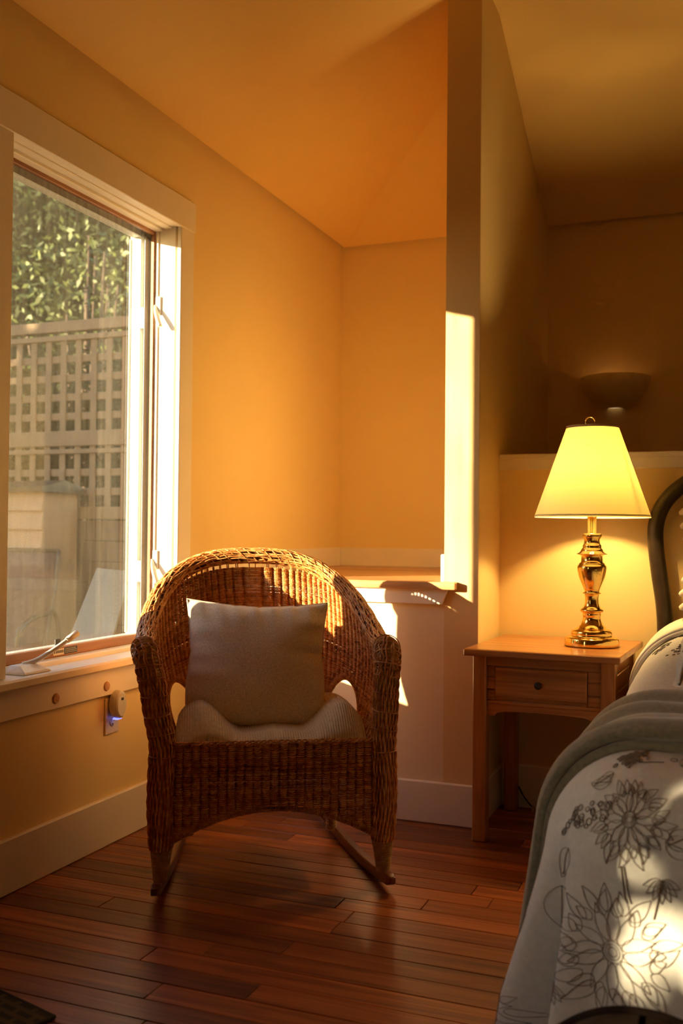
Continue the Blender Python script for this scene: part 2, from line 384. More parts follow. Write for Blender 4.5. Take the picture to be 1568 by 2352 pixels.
# windows
def window(name, ya, yb, full=True):
    w = thing(name, kind='structure', loc=(0, (ya+yb)/2, WZ[0]))
    z0, z1 = WZ; cw = .093; f = .018
    B = lambda n, lo, hi, m=M_TRIM, p=w, bev=.0025: box(n, lo, hi, m, p, bev)
    # jamb linings
    B('jamb', (-.11, yb, z0-.02), (-.007, yb+.021, z1+.02)); B('jamb', (-.11, ya-.021, z0-.02), (-.007, ya, z1+.02))
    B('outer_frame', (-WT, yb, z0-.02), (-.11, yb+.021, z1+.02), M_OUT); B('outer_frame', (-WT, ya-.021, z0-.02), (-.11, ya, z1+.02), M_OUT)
    B('head_jamb', (-WT, ya, z1), (.001, yb, z1+.021))
    # stepped stops inside the lining
    for yy, s in ((yb, -1), (ya, 1)):
        B('stop', (-.10, min(yy, yy+s*.006), z0), (-.078, max(yy, yy+s*.006), z1-.008))
    B('stop', (-.10, ya, z1-.012), (-.062, yb, z1+.001)); B('stop', (-.055, ya, z1-.005), (-.022, yb, z1+.001))
    # casings
    B('casing', (0, yb-.002, z0-.01), (f, yb+cw, z1+.004)); B('casing', (0, ya-cw, z0-.01), (f, ya+.002, z1+.004))
    B('head_casing', (0, ya-cw-.006, z1-.002), (f+.004, yb+cw+.006, z1+.113))
    # stool, inner sill and apron
    B('stool', (-.06, ya-cw-.02, z0-.042), (.052, yb+cw+.02, z0-.012), bev=.006)
    B('inner_sill', (-WT, ya, z0-.03), (-.055, yb, z0+.004), bev=.004)
    ap = B('apron', (0, ya-cw, z0-.132), (f, yb+cw, z0-.041))
    if full:
        for yy in (2.527, 2.793):
            a = np.linspace(0, 2*pi, 20, endpoint=False)
            V = [(f+.0005, yy+.0165*cos(t), z0-.100+.0165*sin(t)) for t in a]+[(f+.004, yy+.014*cos(t), z0-.100+.014*sin(t)) for t in a]
            add('wood_plug', V, [tuple(range(20, 40))]+[(i, (i+1) % 20, 20+(i+1) % 20, 20+i) for i in range(20)], M_LEDGE, ap)
    # insect screen in a thin brown frame
    sf = .02; xs = -.10
    B('screen_frame', (xs-.008, ya, z0), (xs+.008, ya+.046, z1), M_FRAME); B('screen_frame', (xs-.008, yb-.014, z0), (xs+.008, yb, z1), M_FRAME)  # near upright widened out of view to trim the sun patch
    B('screen_frame', (xs-.008, ya+sf, z1-.026), (xs+.008, yb-.014, z1-.008), M_FRAME); sb = B('screen_frame', (xs-.008, ya+sf, z0+.004), (xs+.008, yb-.014, z0+.036), M_FRAME)
    add('screen_mesh', [(xs, ya+sf, z0+.03), (xs, yb-.014, z0+.03), (xs, yb-.014, z1-.02), (xs, ya+sf, z1-.02)], [(0, 1, 2, 3)], M_SCREEN, w)
    # casement sash and outer frame beyond the screen
    xo = -.165
    for lo, hi in (((xo-.02, ya, z0), (xo+.02, ya+.02, z1)), ((xo-.02, yb-.02, z0), (xo+.02, yb, z1)), ((xo-.02, ya+.02, z1-.03), (xo+.02, yb-.02, z1)), ((xo-.02, ya+.02, z0), (xo+.02, yb-.02, z0+.03))):
        B('sash', lo, hi, M_VINYL)
    add('pane', [(xo, ya+.018, z0+.028), (xo, yb-.018, z0+.028), (xo, yb-.018, z1-.028), (xo, ya+.018, z1-.028)], [(0, 1, 2, 3)], M_GLASS, w)
    for dx in (-.125, -.19, -.203): B('weather_strip', (dx-.003, yb-.027 if dx > -.15 else yb-.012, z0+.03), (dx+.003, yb-.001, z1-.03), M_VINYL)
    if full:
        # sash latches on the far jamb: lever and keeper
        for zz in (1.845, .885):
            lv = tube('latch_lever', spline([(-.088, yb-.008, zz+.055), (-.078, yb-.020, zz+.03), (-.062, yb-.030, zz-.005), (-.05, yb-.034, zz-.03)]), [.004+.003*min(1, i/20) for i in range(37)], M_HARD, w, k=8, flat=1.6)
            B('latch_plate', (-.09, yb-.008, zz+.02), (-.066, yb-.001, zz+.09), M_HARD)
            B('keeper', (-.150, yb-.026, zz-.03), (-.128, yb-.019, zz+.05), M_HARD)
        # warning sticker: cream block with bold heading, black block with fine lines of print
        yy = 2.655; zz = z0+.010
        st = B('sticker', (xs+.0078, yy, zz), (xs+.0088, yy+.055, zz+.020), mat('sticker_cream', (.75, .66, .48), .6, bump=0), bev=0)
        bm = bmesh.new(); random.seed(3)
        for q in range(8): bmbox(bm, (xs+.0088, yy+.012+q*.0052, zz+.006), (xs+.0091, yy+.0155+q*.0052, zz+.015))
        bmbox(bm, (xs+.0088, yy+.003, zz+.006), (xs+.0091, yy+.008, zz+.015)); addbm('heading_print', bm, M_BLACK, st)
        s2 = B('sticker', (xs+.0078, yy+.056, zz), (xs+.0088, yy+.125, zz+.021), M_BLACK, bev=0)
        bm = bmesh.new()
        for r_ in range(3):
            t = yy+.06
            while t < yy+.117:
                e = t+random.uniform(.004, .01); bmbox(bm, (xs+.0088, t, zz+.004+r_*.0055), (xs+.0091, min(e, yy+.121), zz+.0065+r_*.0055)); t = e+.002
        addbm('fine_print', bm, mat('sticker_grey', (.4, .36, .28), .6, bump=0), s2)
        B('pull_tab', (xs+.004, 2.665, z0+.03), (xs+.0095, 2.690, z0+.062), M_BLACK, bev=.001)
        # casement crank
        cb = addbm('crank_base', crank_base(z0), M_HARD, w)
        P = spline([(-.035, 2.435, z0+.012), (-.02, 2.455, z0+.017), (-.005, 2.475, z0+.026), (.012, 2.53, z0+.052), (.022, 2.575, z0+.074)], 8)
        tube('crank_arm', P, .0075, M_HARD, cb, k=10)
        tube('crank_knob', [(.0215, 2.571, z0+.0725), (.0235, 2.578, z0+.076), (.032, 2.612, z0+.094)], [.0085, .0105, .0105], M_HARD, cb, k=12)
    return w
def crank_base(z0):
    bm = bmesh.new(); z = z0-.012
    lo = [(-.052, 2.375), (.022, 2.375), (.022, 2.50), (-.052, 2.50)]; hi = [(-.05, 2.395), (-.008, 2.39), (-.012, 2.47), (-.05, 2.475)]
    a = [bm.verts.new((*p, z)) for p in lo]; a2 = [bm.verts.new((*p, z+.006)) for p in lo]; b = [bm.verts.new((*p, z+.026)) for p in hi]
    for p, q in ((a, a2), (a2, b)):
        for i in range(4): bm.faces.new((p[i], p[(i+1) % 4], q[(i+1) % 4], q[i]))
    bm.faces.new(b); bm.faces.new(a[::-1]); bmesh.ops.bevel(bm, geom=bm.edges[:], offset=.004, segments=2, profile=.5, affect='EDGES'); return bm
window('window_1', *W1); window('window_2', *W2, full=False)

# ------------------------------------------------------------------ wicker rocking chair
CO, CA = (.708, 2.638, 0), R_(30.5)
ch = thing('wicker_rocking_chair', 'brown woven wicker rocking chair with arched back and rolled arms', 'chair', CO, CA)
def shell(th, v):
    th, v = np.broadcast_arrays(np.asarray(th, float), np.asarray(v, float))
    s, c = np.sin(th), np.clip(np.cos(th), 0, 1)
    B = np.stack([.300*np.sign(s)*np.abs(s)**.75, .05+.43*c**.72, .395+0*s], -1)
    sx = np.sign(s)*np.abs(s)**.66; Rm = np.stack([.364*sx, .09+.45*c**.62, .64+.326*np.clip(1-np.abs(sx*.99)**2.6, 0, 1)**.44], -1)
    vv = v[..., None]; P = B*(1-vv)+Rm*vv
    out = np.stack([s, c, 0*s], -1)
    return P+out*(.035*np.sin(pi*np.clip(v, 0, 1)))[..., None]
def snorm(th, v, e=1e-3):
    a = shell(th+e, v)-shell(th-e, v); b = shell(th, v+e)-shell(th, v-e); n = np.cross(a, b); return n/(np.linalg.norm(n, axis=-1)[..., None]+1e-12)
HOLE_C, HOLE_W, HOLE_H = R_(50), R_(17), .36
def hole(th, v): return v < HOLE_H*np.sqrt(np.clip(1-((np.abs(th)-HOLE_C)/HOLE_W)**2, 0, 1))*(np.abs(np.abs(th)-HOLE_C) < HOLE_W)
def weave(name, S, NRM, ua, ub, nst, vs_, amp, r, mask=None, stake_v=(0, 1), stake_r=.0022, parent=ch, seg=10, jit=.0):
    """over-and-under weavers along u around nst stakes along v"""
    T = Tubes(); nu = nst*seg+1; u = np.linspace(ua, ub, nu); ph = np.arange(nu)/seg
    for lay in (-1, 1):           # paired weavers: one passes each stake in front, its twin behind
        for i, v in enumerate(vs_):
            vv = v+RNG.normal(0, jit)+(vs_[1]-vs_[0])*.25*lay
            wob = RNG.normal(0, .0005, nu)
            dip = np.sin(pi*ph)**6; off = amp*(1-2.1*dip) if lay > 0 else -amp*(1.25+.1*dip)
            P = S(u, vv+0*u)+NRM(u, vv+0*u)*(off+wob)[:, None]
            keep = np.ones(nu, bool) if mask is None else ~mask(u, vv+0*u)
            idx = np.where(keep)[0]
            if not len(idx): continue
            for run in np.split(idx, np.where(np.diff(idx) > 1)[0]+1):
                if len(run) > 2: T.add(P[run], r*RNG.uniform(.85, 1.12), 4)
    weav = T.build(name, M_RAT, parent, True, 'stuff')
    T = Tubes()
    for q in range(nst+1):
        uu = ua+(ub-ua)*q/nst; v = np.linspace(*stake_v, 26)
        for o in (-1, 1):
            du = o*(ub-ua)/nst*.085; keep = np.ones(26, bool) if mask is None else ~mask(uu+du+0*v, v)
            idx = np.where(keep)[0]
            if len(idx) > 2: T.add(S(uu+du+0*v[idx], v[idx]), stake_r, 4)
    T.build(name.replace('weave', 'stakes'), M_RAT, parent, True, 'stuff')
    return weav
TH = R_(93)
vrows = np.concatenate([np.linspace(.02, .925, 104)])
weave('back_weave', shell, snorm, -TH, TH, 58, vrows, .0048, .0024, hole, (0, 1.0), jit=.0006)
# fill behind the weave so little light leaks: a second looser layer is not needed; lower skirt round the sides and back
def skirt(th, v):
    P = shell(th, 0*v).copy(); P[..., 2] = .395-.16*v; return P
def sknorm(th, v): return np.stack([np.sin(th), np.cos(th), 0*th], -1)
weave('skirt_weave', skirt, sknorm, -R_(88), R_(88), 50, np.linspace(.02, .97, 34), .0034, .0026, None, (0, 1))
# rim: a twisted bundle of canes along the arch
def rimc(n=260, a=R_(92)):
    th = np.linspace(-a, a, n); P = shell(th, 1.0+0*th); k_ = np.clip((np.abs(th)-R_(80))/R_(12), 0, 1)**1.5; P[:, 1] -= .05*k_; P[:, 2] -= .012*k_; return th, P
th, Rc = rimc()
T = Tubes(); N_ = snorm(th, 1.0+0*th); Tg = np.gradient(Rc, axis=0); Tg /= np.linalg.norm(Tg, axis=1)[:, None]; Bn = np.cross(Tg, N_)
arc = np.concatenate([[0], np.cumsum(np.linalg.norm(np.diff(Rc, axis=0), axis=1))])
TPR = 1-.35*np.clip((np.abs(th)-R_(84))/R_(8), 0, 1)
for i in range(42):
    a0 = 2*pi*i/42+RNG.normal(0, .06); tw = 5.5*(1 if i % 2 else -1)
    a = a0+.16*np.sin(arc*38+i*2.4)+.10*np.sin(arc*13+i)
    rr = (1+.05*np.sin(arc*60+i*1.7)*(1 if i % 2 else -1))*TPR
    P = Rc+N_*(np.cos(a)*.027*rr)[:, None]+Bn*(np.sin(a)*.025*rr)[:, None]
    T.add(P, .0029, 4)
for i in range(5):    # twining canes that bind the bundle
    a = 2*pi*i/5+arc*42
    P = Rc+N_*(np.cos(a)*.0285*TPR)[:, None]+Bn*(np.sin(a)*.0265*TPR)[:, None]; T.add(P, .0020, 4)
T.build('back_rim_weave', M_RAT, ch, True, 'stuff')
tube('back_rim_core', Rc, .0235*TPR, mat('rattan_core', (.16, .06, .018), .6, var=.2), ch, k=10, local=True)
# hole rims, cane wrapped
def wrapped(name, P, r, ma=M_RAT, pitch=.0042, wr=.0017, parent=ch):
    P = np.asarray(P, float); core = tube(name, P, np.asarray(r)*.93, mat('rattan_core', (.16, .06, .018), .6), parent, k=12, local=True)
    s = np.concatenate([[0], np.cumsum(np.linalg.norm(np.diff(P, axis=0), axis=1))]); L = s[-1]; n = max(8, int(L/pitch*12))
    t = np.linspace(0, L, n); Q = np.stack([np.interp(t, s, P[:, k_]) for k_ in range(3)], 1); rq = np.interp(t, s, np.broadcast_to(np.asarray(r, float), (len(P),)))
    Tn = np.gradient(Q, axis=0); Tn /= np.linalg.norm(Tn, axis=1)[:, None]+1e-12
    ref = np.array([0, .2, 1.0]) if abs(Tn[:, 2]).mean() < .8 else np.array([0, 1.0, .1])
    A = np.cross(ref, Tn); A /= np.linalg.norm(A, axis=1)[:, None]+1e-12; Bq = np.cross(Tn, A); a = 2*pi*t/pitch
    H = Q+rq[:, None]*1.02*(np.cos(a)[:, None]*A+np.sin(a)[:, None]*Bq)
    w = Tubes(); w.add(H, wr, 4); w.build('cane_wrapping', ma, core, True, 'stuff'); return core
for s in (-1, 1):
    a = np.linspace(0, pi, 40); th_ = s*HOLE_C+np.cos(a)*HOLE_W; v_ = HOLE_H*np.sin(a)
    wrapped('hole_rim', shell(th_, v_), .0095)
# front apron with arched lower edge
def zb(x): return .258-.088*np.abs(x/.30)**2.0
def apron(u, v): return np.stack([u, -.012-.01*np.cos(u/.3*pi/2)+0*v, v], -1)
def apn(u, v): return np.stack([0*u, -1+0*u, 0*u], -1)
weave('apron_weave', apron, apn, -.30, .30, 24, np.linspace(.165, .436, 50), .0062, .0024, lambda u, v: v < zb(u), (.15, .437), jit=.0005)
xx = np.linspace(-.305, .305, 60); wrapped('apron_edge', np.stack([xx, -.016+0*xx, zb(xx)-.006], 1), .0105)
T = Tubes()
for i in range(3):
    xx = np.linspace(-.305, .305, 160); T.add(np.stack([xx, -.018+.006*np.sin(xx*125+i*2.1), .440+.004*i*0+.0055*np.cos(xx*125+i*2.1)], 1), .0024, 5)
T.build('apron_top_braid', M_RAT, ch, True, 'stuff')
# seat deck
pts = [(-.30, -.01)]+[tuple(skirt(np.array(t), np.array(0.0))[:2]) for t in np.linspace(-R_(88), R_(88), 30)]+[(.30, -.01)]
prism('seat_deck', pts, 2, .395, .412, mat('rattan_seat', (.30, .13, .04), .6, var=.3, scale=80, bump=.5), ch, local=True)
# rolled arm columns that run down into the front legs
for s in (-1, 1):
    C = spline([(s*.322, 0, .142), (s*.326, -.002, .24), (s*.325, -.004, .34), (s*.322, -.006, .44), (s*.333, -.008, .53), (s*.340, -.008, .61), (s*.349, .0, .666), (s*.354, .02, .694), (s*.359, .05, .706), (s*.362, .09, .705)], 12)
    n = len(C); tt = np.linspace(0, 1, n)
    rad = np.interp(tt, [0, .15, .35, .5, .7, .85, .95, 1], [.031, .034, .034, .034, .036, .037, .031, .026])
    core = tube('arm_post', C, rad-.004, M_WRAP, ch, k=14, local=True)
    # wide flat cane wrap on the upper arm
    sA = np.concatenate([[0], np.cumsum(np.linalg.norm(np.diff(C, axis=0), axis=1))]); L = sA[-1]
    Tn = np.gradient(C, axis=0); Tn /= np.linalg.norm(Tn, axis=1)[:, None]
    ref = np.array([0, 1.0, .0]); A = np.cross(ref, Tn); A /= np.linalg.norm(A, axis=1)[:, None]; Bq = np.cross(Tn, A)
    t = np.linspace(L*.50, L*.995, 900); I = lambda X: np.stack([np.interp(t, sA, X[:, q]) for q in range(3)], 1)
    a = 2*pi*t/.0085; rq = np.interp(t, sA, rad)-.003; w = Tubes()
    w.add(I(C)+rq[:, None]*(np.cos(a)[:, None]*I(A)+np.sin(a)[:, None]*I(Bq)), .0032, 4); w.build('flat_cane_wrap', M_WRAP, core, True, 'stuff')
    # long canes weaving up the post; they thin out over the wrapped upper arm
    w = Tubes()
    for q in range(40):
        a0 = 2*pi*q/40; front = abs(((a0+pi/2+pi) % (2*pi))-pi) < .9
        end = RNG.uniform(.52, .66) if RNG.random() < .55 else RNG.uniform(.75, .97)
        m_ = tt <= end; aa = a0+.05*np.sin(tt*60+q*3.1)+RNG.normal(0, .15)*np.clip(tt-.5, 0, 1)*3
        rr = rad+.0025*np.sin(tt*72+pi*(q % 2))+.001
        P = C+rr[:, None]*(np.cos(aa)[:, None]*A+np.sin(aa)[:, None]*Bq)
        w.add(P[m_], .0028, 4)
    for q in range(9):   # a few horizontal bindings
        f = int(n*(.30+.07*q)); an = np.linspace(0, 2*pi, 24, endpoint=False)
        w.add(C[f]+(rad[f]+.0035)*(np.cos(an)[:, None]*A[f]+np.sin(an)[:, None]*Bq[f]), .0018, 4, close=True)
    w.build('arm_post_canes', M_RAT, ch, True, 'stuff')
    # wrapped foot of the front leg
    wrapped('leg', spline([(s*.322, 0, .145), (s*.323, -.001, .10), (s*.324, -.002, .052)]), np.linspace(.031, .019, 25), M_WRAP, .0038, .0016)
    wrapped('leg', spline([(s*.245, .44, .40), (s*.243, .47, .22), (s*.242, .50, .03)]), np.linspace(.022, .017, 25), M_WRAP, .0045, .0018)
    # rocker runner
    yy = np.linspace(-.075, .80, 40); xr = s*np.interp(yy, [-.075, .8], [.338, .228]); zr = .0165+.036*((yy-.34)/.46)**2
    V = []; F = []
    for i in range(40):
        hw, hh = .0135, .0165
        if i in (0, 39): hw, hh = .009, .010
        V += [(xr[i]-hw, yy[i], zr[i]-hh), (xr[i]+hw, yy[i], zr[i]-hh), (xr[i]+hw, yy[i], zr[i]+hh), (xr[i]-hw, yy[i], zr[i]+hh)]
        if i: b = (i-1)*4; F += [(b+j, b+(j+1) % 4, b+4+(j+1) % 4, b+4+j) for j in range(4)]
    F += [(0, 3, 2, 1), (156, 157, 158, 159)]
    bevel_mod(add('rocker', V, F, M_ROCK, ch, True), .004, 2)
# cross stretcher under the seat
tube('stretcher', [(-.24, .46, .16), (.24, .46, .16)], .011, M_WRAP, ch, local=True)

# the old frame leans a little to one side above the seat
def lean(o):
    for c_ in o.children:
        if c_.type == 'MESH':
            V_ = np.empty(len(c_.data.vertices)*3); c_.data.vertices.foreach_get('co', V_); V_ = V_.reshape(-1, 3)
            V_[:, 0] -= .07*np.clip(V_[:, 2]-.44, 0, None); c_.data.vertices.foreach_set('co', V_.ravel()); c_.data.update()
        lean(c_)
lean(ch)
# seat cushion and throw pillow (their own things, resting in the chair)
cu = thing('seat_cushion', 'olive tan corduroy seat cushion dented in the middle on the wicker chair', 'cushion', CO, CA)
def cushion():
    nx, ny = 70, 50; u = np.linspace(-1, 1, nx); w = np.linspace(-1, 1, ny); U, Wv = np.meshgrid(u, w, indexing='ij')
    ex = 1-np.abs(U)**6; ey = 1-np.abs(Wv)**5
    k_ = np.clip(ex*ey, 0, 1)**.38
    X = .288*U*(1-.05*np.abs(Wv)**4); Y = .205+.205*Wv*(1-.06*np.abs(U)**4)
    X *= np.where(Y > .25, 1-.35*np.clip((Y-.25)/.2, 0, 1)**2, 1)
    side = np.clip((np.abs(U)-.30)/.5, 0, 1); side = side*side*(3-2*side)
    frontlow = np.clip((Wv+1)/.55, 0, 1)
    top = .013+.006+.012*np.sin(U*9+1)*.35+side*(.090*(.35+.65*np.clip(frontlow, 0, 1)))-.02*np.abs(U)**8
    crease = .006*np.exp(-((U-.02)/.018)**2)+.005*np.exp(-((U+.42)/.02)**2)+.005*np.exp(-((U-.44)/.02)**2)
    top = top+.010*np.exp(-((Wv+.72)/.18)**2)*(1-side)-crease*np.exp(-((Wv+.8)/.3)**2)
    Z1 = .428+top*k_; Z0 = .428-.014*k_
    G = np.stack([X, Y, Z1], -1); H = np.stack([X, Y, Z0], -1)
    return G, H
G, H = cushion()
nx, ny = G.shape[:2]; V = np.concatenate([G.reshape(-1, 3), H.reshape(-1, 3)]); F = []
idx = lambda i, j, o=0: o+i*ny+j
for i in range(nx-1):
    for j in range(ny-1):
        F.append((idx(i, j), idx(i+1, j), idx(i+1, j+1), idx(i, j+1))); o = nx*ny; F.append((idx(i, j, o), idx(i, j+1, o), idx(i+1, j+1, o), idx(i+1, j, o)))
add('cover', V, F, M_CUSH, cu, True, True)
pi_ = thing('throw_pillow', 'square grey beige linen throw pillow leaning in the wicker chair', 'pillow', CO, CA)
def pillow_pts(n=72, size=.225, fat=.075):
    u = np.linspace(-1, 1, n); U, Wv = np.meshgrid(u, u, indexing='ij')
    pin = 1-.085*(1-np.abs(Wv)**2)+.03*np.exp(-((Wv+.25)/.3)**2)-.015*np.exp(-((Wv-.2)/.05)**2); pin2 = 1-.10*(1-np.abs(U)**1.6)-.012*np.exp(-((U-.02)/.03)**2)-.010*np.exp(-((U+.32)/.03)**2)-.012*np.exp(-((U-.55)/.04)**2)
    X = size*U*pin; Z = size*Wv*pin2
    th_ = fat*(np.clip(1-np.abs(U)**2.4, 0, 1)*np.clip(1-np.abs(Wv)**2.4, 0, 1))**.48
    wr = .004*np.sin(Wv*19+U*2)*np.abs(U)**3+.0035*np.sin(U*24+Wv*3)*np.abs(Wv)**3
    wr += .003*np.sin(U*5+1.3*np.sin(Wv*4))*np.cos(Wv*4.2)
    return U, Wv, X, Z, th_, wr
U, Wv, X, Z, tk, wr = pillow_pts()
# fold at the lower left corner
fold = np.exp(-(((U+.62)**2+(Wv+.72)**2)-.16)**2/.006)*np.where((U > -.95) & (Wv > -.98) & (U+Wv < -.75), 1, 0)*np.clip((-.6-U*.5-Wv*.5)*3, 0, 1)
front = np.stack([X, -(tk+wr*np.sign(tk))+.022*fold, Z], -1); back = np.stack([X, tk*.8-wr*.3, Z], -1)
def pose(G):
    P = G.copy()
    P[..., 0] += .05*np.clip(-P[..., 2]-.10, 0, 1)*np.where(P[..., 0] < -.02, 1, .0)    # lower left corner tucks in
    low = np.clip(-P[..., 2]-.13, 0, 1); P[..., 0] *= 1-1.6*low; P[..., 2] += .25*low*np.abs(P[..., 0])/.2
    a, b = R_(2.0), R_(-17)
    x, y_, z = P[..., 0]*cos(a)+P[..., 2]*sin(a), P[..., 1], -P[..., 0]*sin(a)+P[..., 2]*cos(a)
    y2, z2 = y_*cos(b)-z*sin(b), y_*sin(b)+z*cos(b)
    return np.stack([x*1.02-.035, y2+.290, z2*.95+.618], -1)
n = U.shape[0]; V = np.concatenate([pose(front).reshape(-1, 3), pose(back).reshape(-1, 3)]); F = []
for i in range(n-1):
    for j in range(n-1):
        F.append((i*n+j, (i+1)*n+j, (i+1)*n+j+1, i*n+j+1)); o = n*n; F.append((o+i*n+j, o+i*n+j+1, o+(i+1)*n+j+1, o+(i+1)*n+j))
add('cover', V, F, M_PILLOW, pi_, True, True)
ed = np.concatenate([np.stack([X[:, 0], 0*X[:, 0], Z[:, 0]], 1), np.stack([X[-1, 1:], 0*X[-1, 1:], Z[-1, 1:]], 1), np.stack([X[-2::-1, -1], 0*X[-2::-1, -1], Z[-2::-1, -1]], 1), np.stack([X[0, -2:0:-1], 0*X[0, -2:0:-1], Z[0, -2:0:-1]], 1)])
tube('seam', pose(ed), .0022, M_PILLOW, pi_, k=5, local=True, close=True)

# ------------------------------------------------------------------ nightstand
ns = thing('nightstand', 'honey brown wooden nightstand with one drawer beside the bed', 'nightstand', (1.37, 3.56, 0))
x0, x1, y0, y1, zt = 1.128, 1.604, 3.335, 3.80, .660
box('tabletop', (1.112, 3.275, zt-.023), (1.628, 3.822, zt), M_PINE, ns, bev=.003)
lw = .047
for lx in (x0, x1-lw):
    for ly in (y0, y1-lw): box('leg', (lx, ly, 0), (lx+lw, ly+lw, zt-.022), M_PINEV, ns, bev=.003)
xa, xb = x0+lw-.001, x1-lw+.001; yf = y0+.012
box('top_rail', (xa, yf, .600), (xb, yf+.02, zt-.022), M_PINE, ns, bev=.001)
box('front_panel', (xa, yf+.010, .475), (xb, yf+.018, .602), M_PINE, ns, bev=.0)
for a, b in ((xa, 1.203), (1.513, xb)):
    for z0_, z1_ in ((.482, .516), (.520, .560), (.564, .597)): box('stile_block', (a, yf+.003, z0_), (b, yf+.018, z1_), M_PINE, ns, bev=.002)
dr = box('drawer', (1.204, yf-.006, .494), (1.512, yf+.02, .597), M_PINE, ns, bev=.004)
lathe('knob', [(.0, -.030), (.008, -.0295), (.0125, -.025), (.013, -.020), (.010, -.014), (.006, -.010), (.006, 0)], 0, 0, M_KNOB, dr, 20, local=True)
kb = bpy.data.objects[-1] if False else [o for o in dr.children if o.name.startswith('knob')][0]
kb.data.transform(Matrix.Rotation(R_(-90), 4, 'X')); kb.data.transform(Matrix.Translation(Vector((1.356, yf-.006, .545))-Vector((1.37, 3.56, 0))))
box('bead', (xa, yf-.003, .470), (xb, yf+.018, .482), M_PINE, ns, bev=.003)
ap = [(xa, .474), (xa, .430), (xa+.028, .430), (xa+.036, .440), (xa+.055, .446)]+[(xa+.055+(xb-xa-.11)*i/10, .446+.004*sin(pi*i/10)) for i in range(1, 10)]+[(xb-.055, .446), (xb-.036, .440), (xb-.028, .430), (xb, .430), (xb, .474)]
prism('front_apron', ap, 1, yf, yf+.018, M_PINE, ns)
for sx in (x0+.012, x1-.030):
    for z0_, z1_ in ((.445, .518), (.522, .578), (.582, zt-.022)): box('side_board', (sx, y0+lw-.002, z0_), (sx+.018, y1-lw+.002, z1_), M_PINE, ns, bev=.003)
box('back_panel', (xa, y1-.03, .445), (xb, y1-.015, zt-.022), M_PINE, ns, bev=.001)

ns.rotation_euler.z = R_(-2.5)
# ------------------------------------------------------------------ brass table lamp
LX, LY = 1.488, 3.56
la = thing('table_lamp', 'lit polished brass table lamp with cream cone shade on the nightstand', 'lamp', (LX, LY, zt))
raw = [(2240, 455), (2210, 462), (2110, 462), (2092, 450), (2072, 400), (2050, 338), (2030, 350), (1995, 345), (1965, 330), (1950, 292), (1920, 245), (1870, 190), (1800, 160), (1735, 145), (1722, 155), (1690, 157), (1672, 150), (1660, 165), (1640, 198), (1622, 200), (1600, 175), (1580, 150), (1550, 128), (1500, 117), (1400, 112), (1362, 122), (1345, 130), (1335, 160), (1325, 160), (1315, 125), (1300, 128), (1285, 122), (1272, 136), (1250, 140), (1150, 182), (1050, 222), (950, 243), (890, 249), (860, 243), (845, 222), (825, 215), (810, 210), (798, 184), (700, 180), (682, 190), (668, 225), (658, 262), (650, 260), (640, 220), (610, 190), (598, 184), (575, 182), (560, 162), (545, 155), (530, 160), (510, 158), (490, 145), (470, 132), (410, 130), (398, 142), (385, 140), (370, 160), (340, 165), (310, 160), (300, 140), (296, 70)]
K = .0002026
lathe('brass_column', [(0, zt)]+[(w_*K, zt+(2240-y_)*K) for y_, w_ in raw]+[(0, zt+(2240-296)*K)], LX, LY, M_BRASS, la, 48)
T = Tubes(); a = np.linspace(0, 2*pi, 16, endpoint=False)
for q in a: T.add([(LX+.0125*cos(q), LY+.0125*sin(q), 1.05), (LX+.0125*cos(q), LY+.0125*sin(q), 1.108)], .0026, 6)
T.add([(LX, LY, 1.045), (LX, LY, 1.108)], .0122, 12); T.build('fluted_neck', M_BRASS, la)
lathe('socket', [(.0, 1.105), (.017, 1.107), (.018, 1.15), (.0155, 1.165), (0, 1.165)], LX, LY, M_BRASS, la, 20)
lathe('bulb', [(.013, 1.163), (.016, 1.20), (.029, 1.238), (.031, 1.262), (.024, 1.286), (.010, 1.298), (0, 1.299)], LX, LY, emit('bulb_glow', (1, .72, .36), 9.0), la, 20)
HZ = 1.425
tube('harp', spline([(LX-.018, LY, 1.12), (LX-.045, LY, 1.18), (LX-.05, LY, 1.28), (LX-.035, LY, 1.375), (LX, LY, 1.408), (LX+.035, LY, 1.375), (LX+.05, LY, 1.28), (LX+.045, LY, 1.18), (LX+.018, LY, 1.12)]), .0022, M_BRASS, la, 6)
SH = lathe('shade', [(.197, 1.112), (.1965, 1.116), (.0895, 1.422), (.089, 1.424)], LX, LY, M_SHADE, la, 64)
for nm, rr, zz in (('shade_hem', .1968, 1.1125), ('shade_hem', .0892, 1.4235)):
    lathe(nm, [(rr-.001, zz-.0045), (rr+.0012, zz-.0045), (rr+.0005, zz+.0045), (rr-.001, zz+.0045)], LX, LY, mat('shade_trim', (.55, .40, .22), .7) if zz > 1.3 else M_SHADE, SH, 64)
T = Tubes()
for q in range(3): T.add([(LX, LY, 1.410), (LX+.088*cos(q*2.1+.4), LY+.088*sin(q*2.1+.4), 1.421)], .0016, 6)
T.build('spider', M_BRASS, la)
lathe('finial_stem', [(0, 1.408), (.006, 1.409), (.006, 1.418), (.003, 1.424), (.003, 1.432), (0, 1.433)], LX, LY, M_BRASS, la, 14)
a = np.linspace(0, 2*pi, 30, endpoint=False)
tube('finial_ring', np.stack([LX-.008+.0165*np.cos(a)*cos(YAW), LY+.0165*np.cos(a)*sin(YAW), 1.4445+.0165*np.sin(a)], 1), .0024, M_BRASS, la, 8, close=True)
pl = bpy.data.lights.new('lamp_light', 'POINT'); pl.energy = 112.0; pl.color = (1.0, .64, .22); pl.shadow_soft_size = .035
po = bpy.data.objects.new('lamp_light', pl); COL.objects.link(po); po.parent = la; po.location = (0, 0, 1.262-zt)
bpy.data.objects[[o.name for o in la.children if o.name.startswith('bulb')][0]].visible_shadow = True
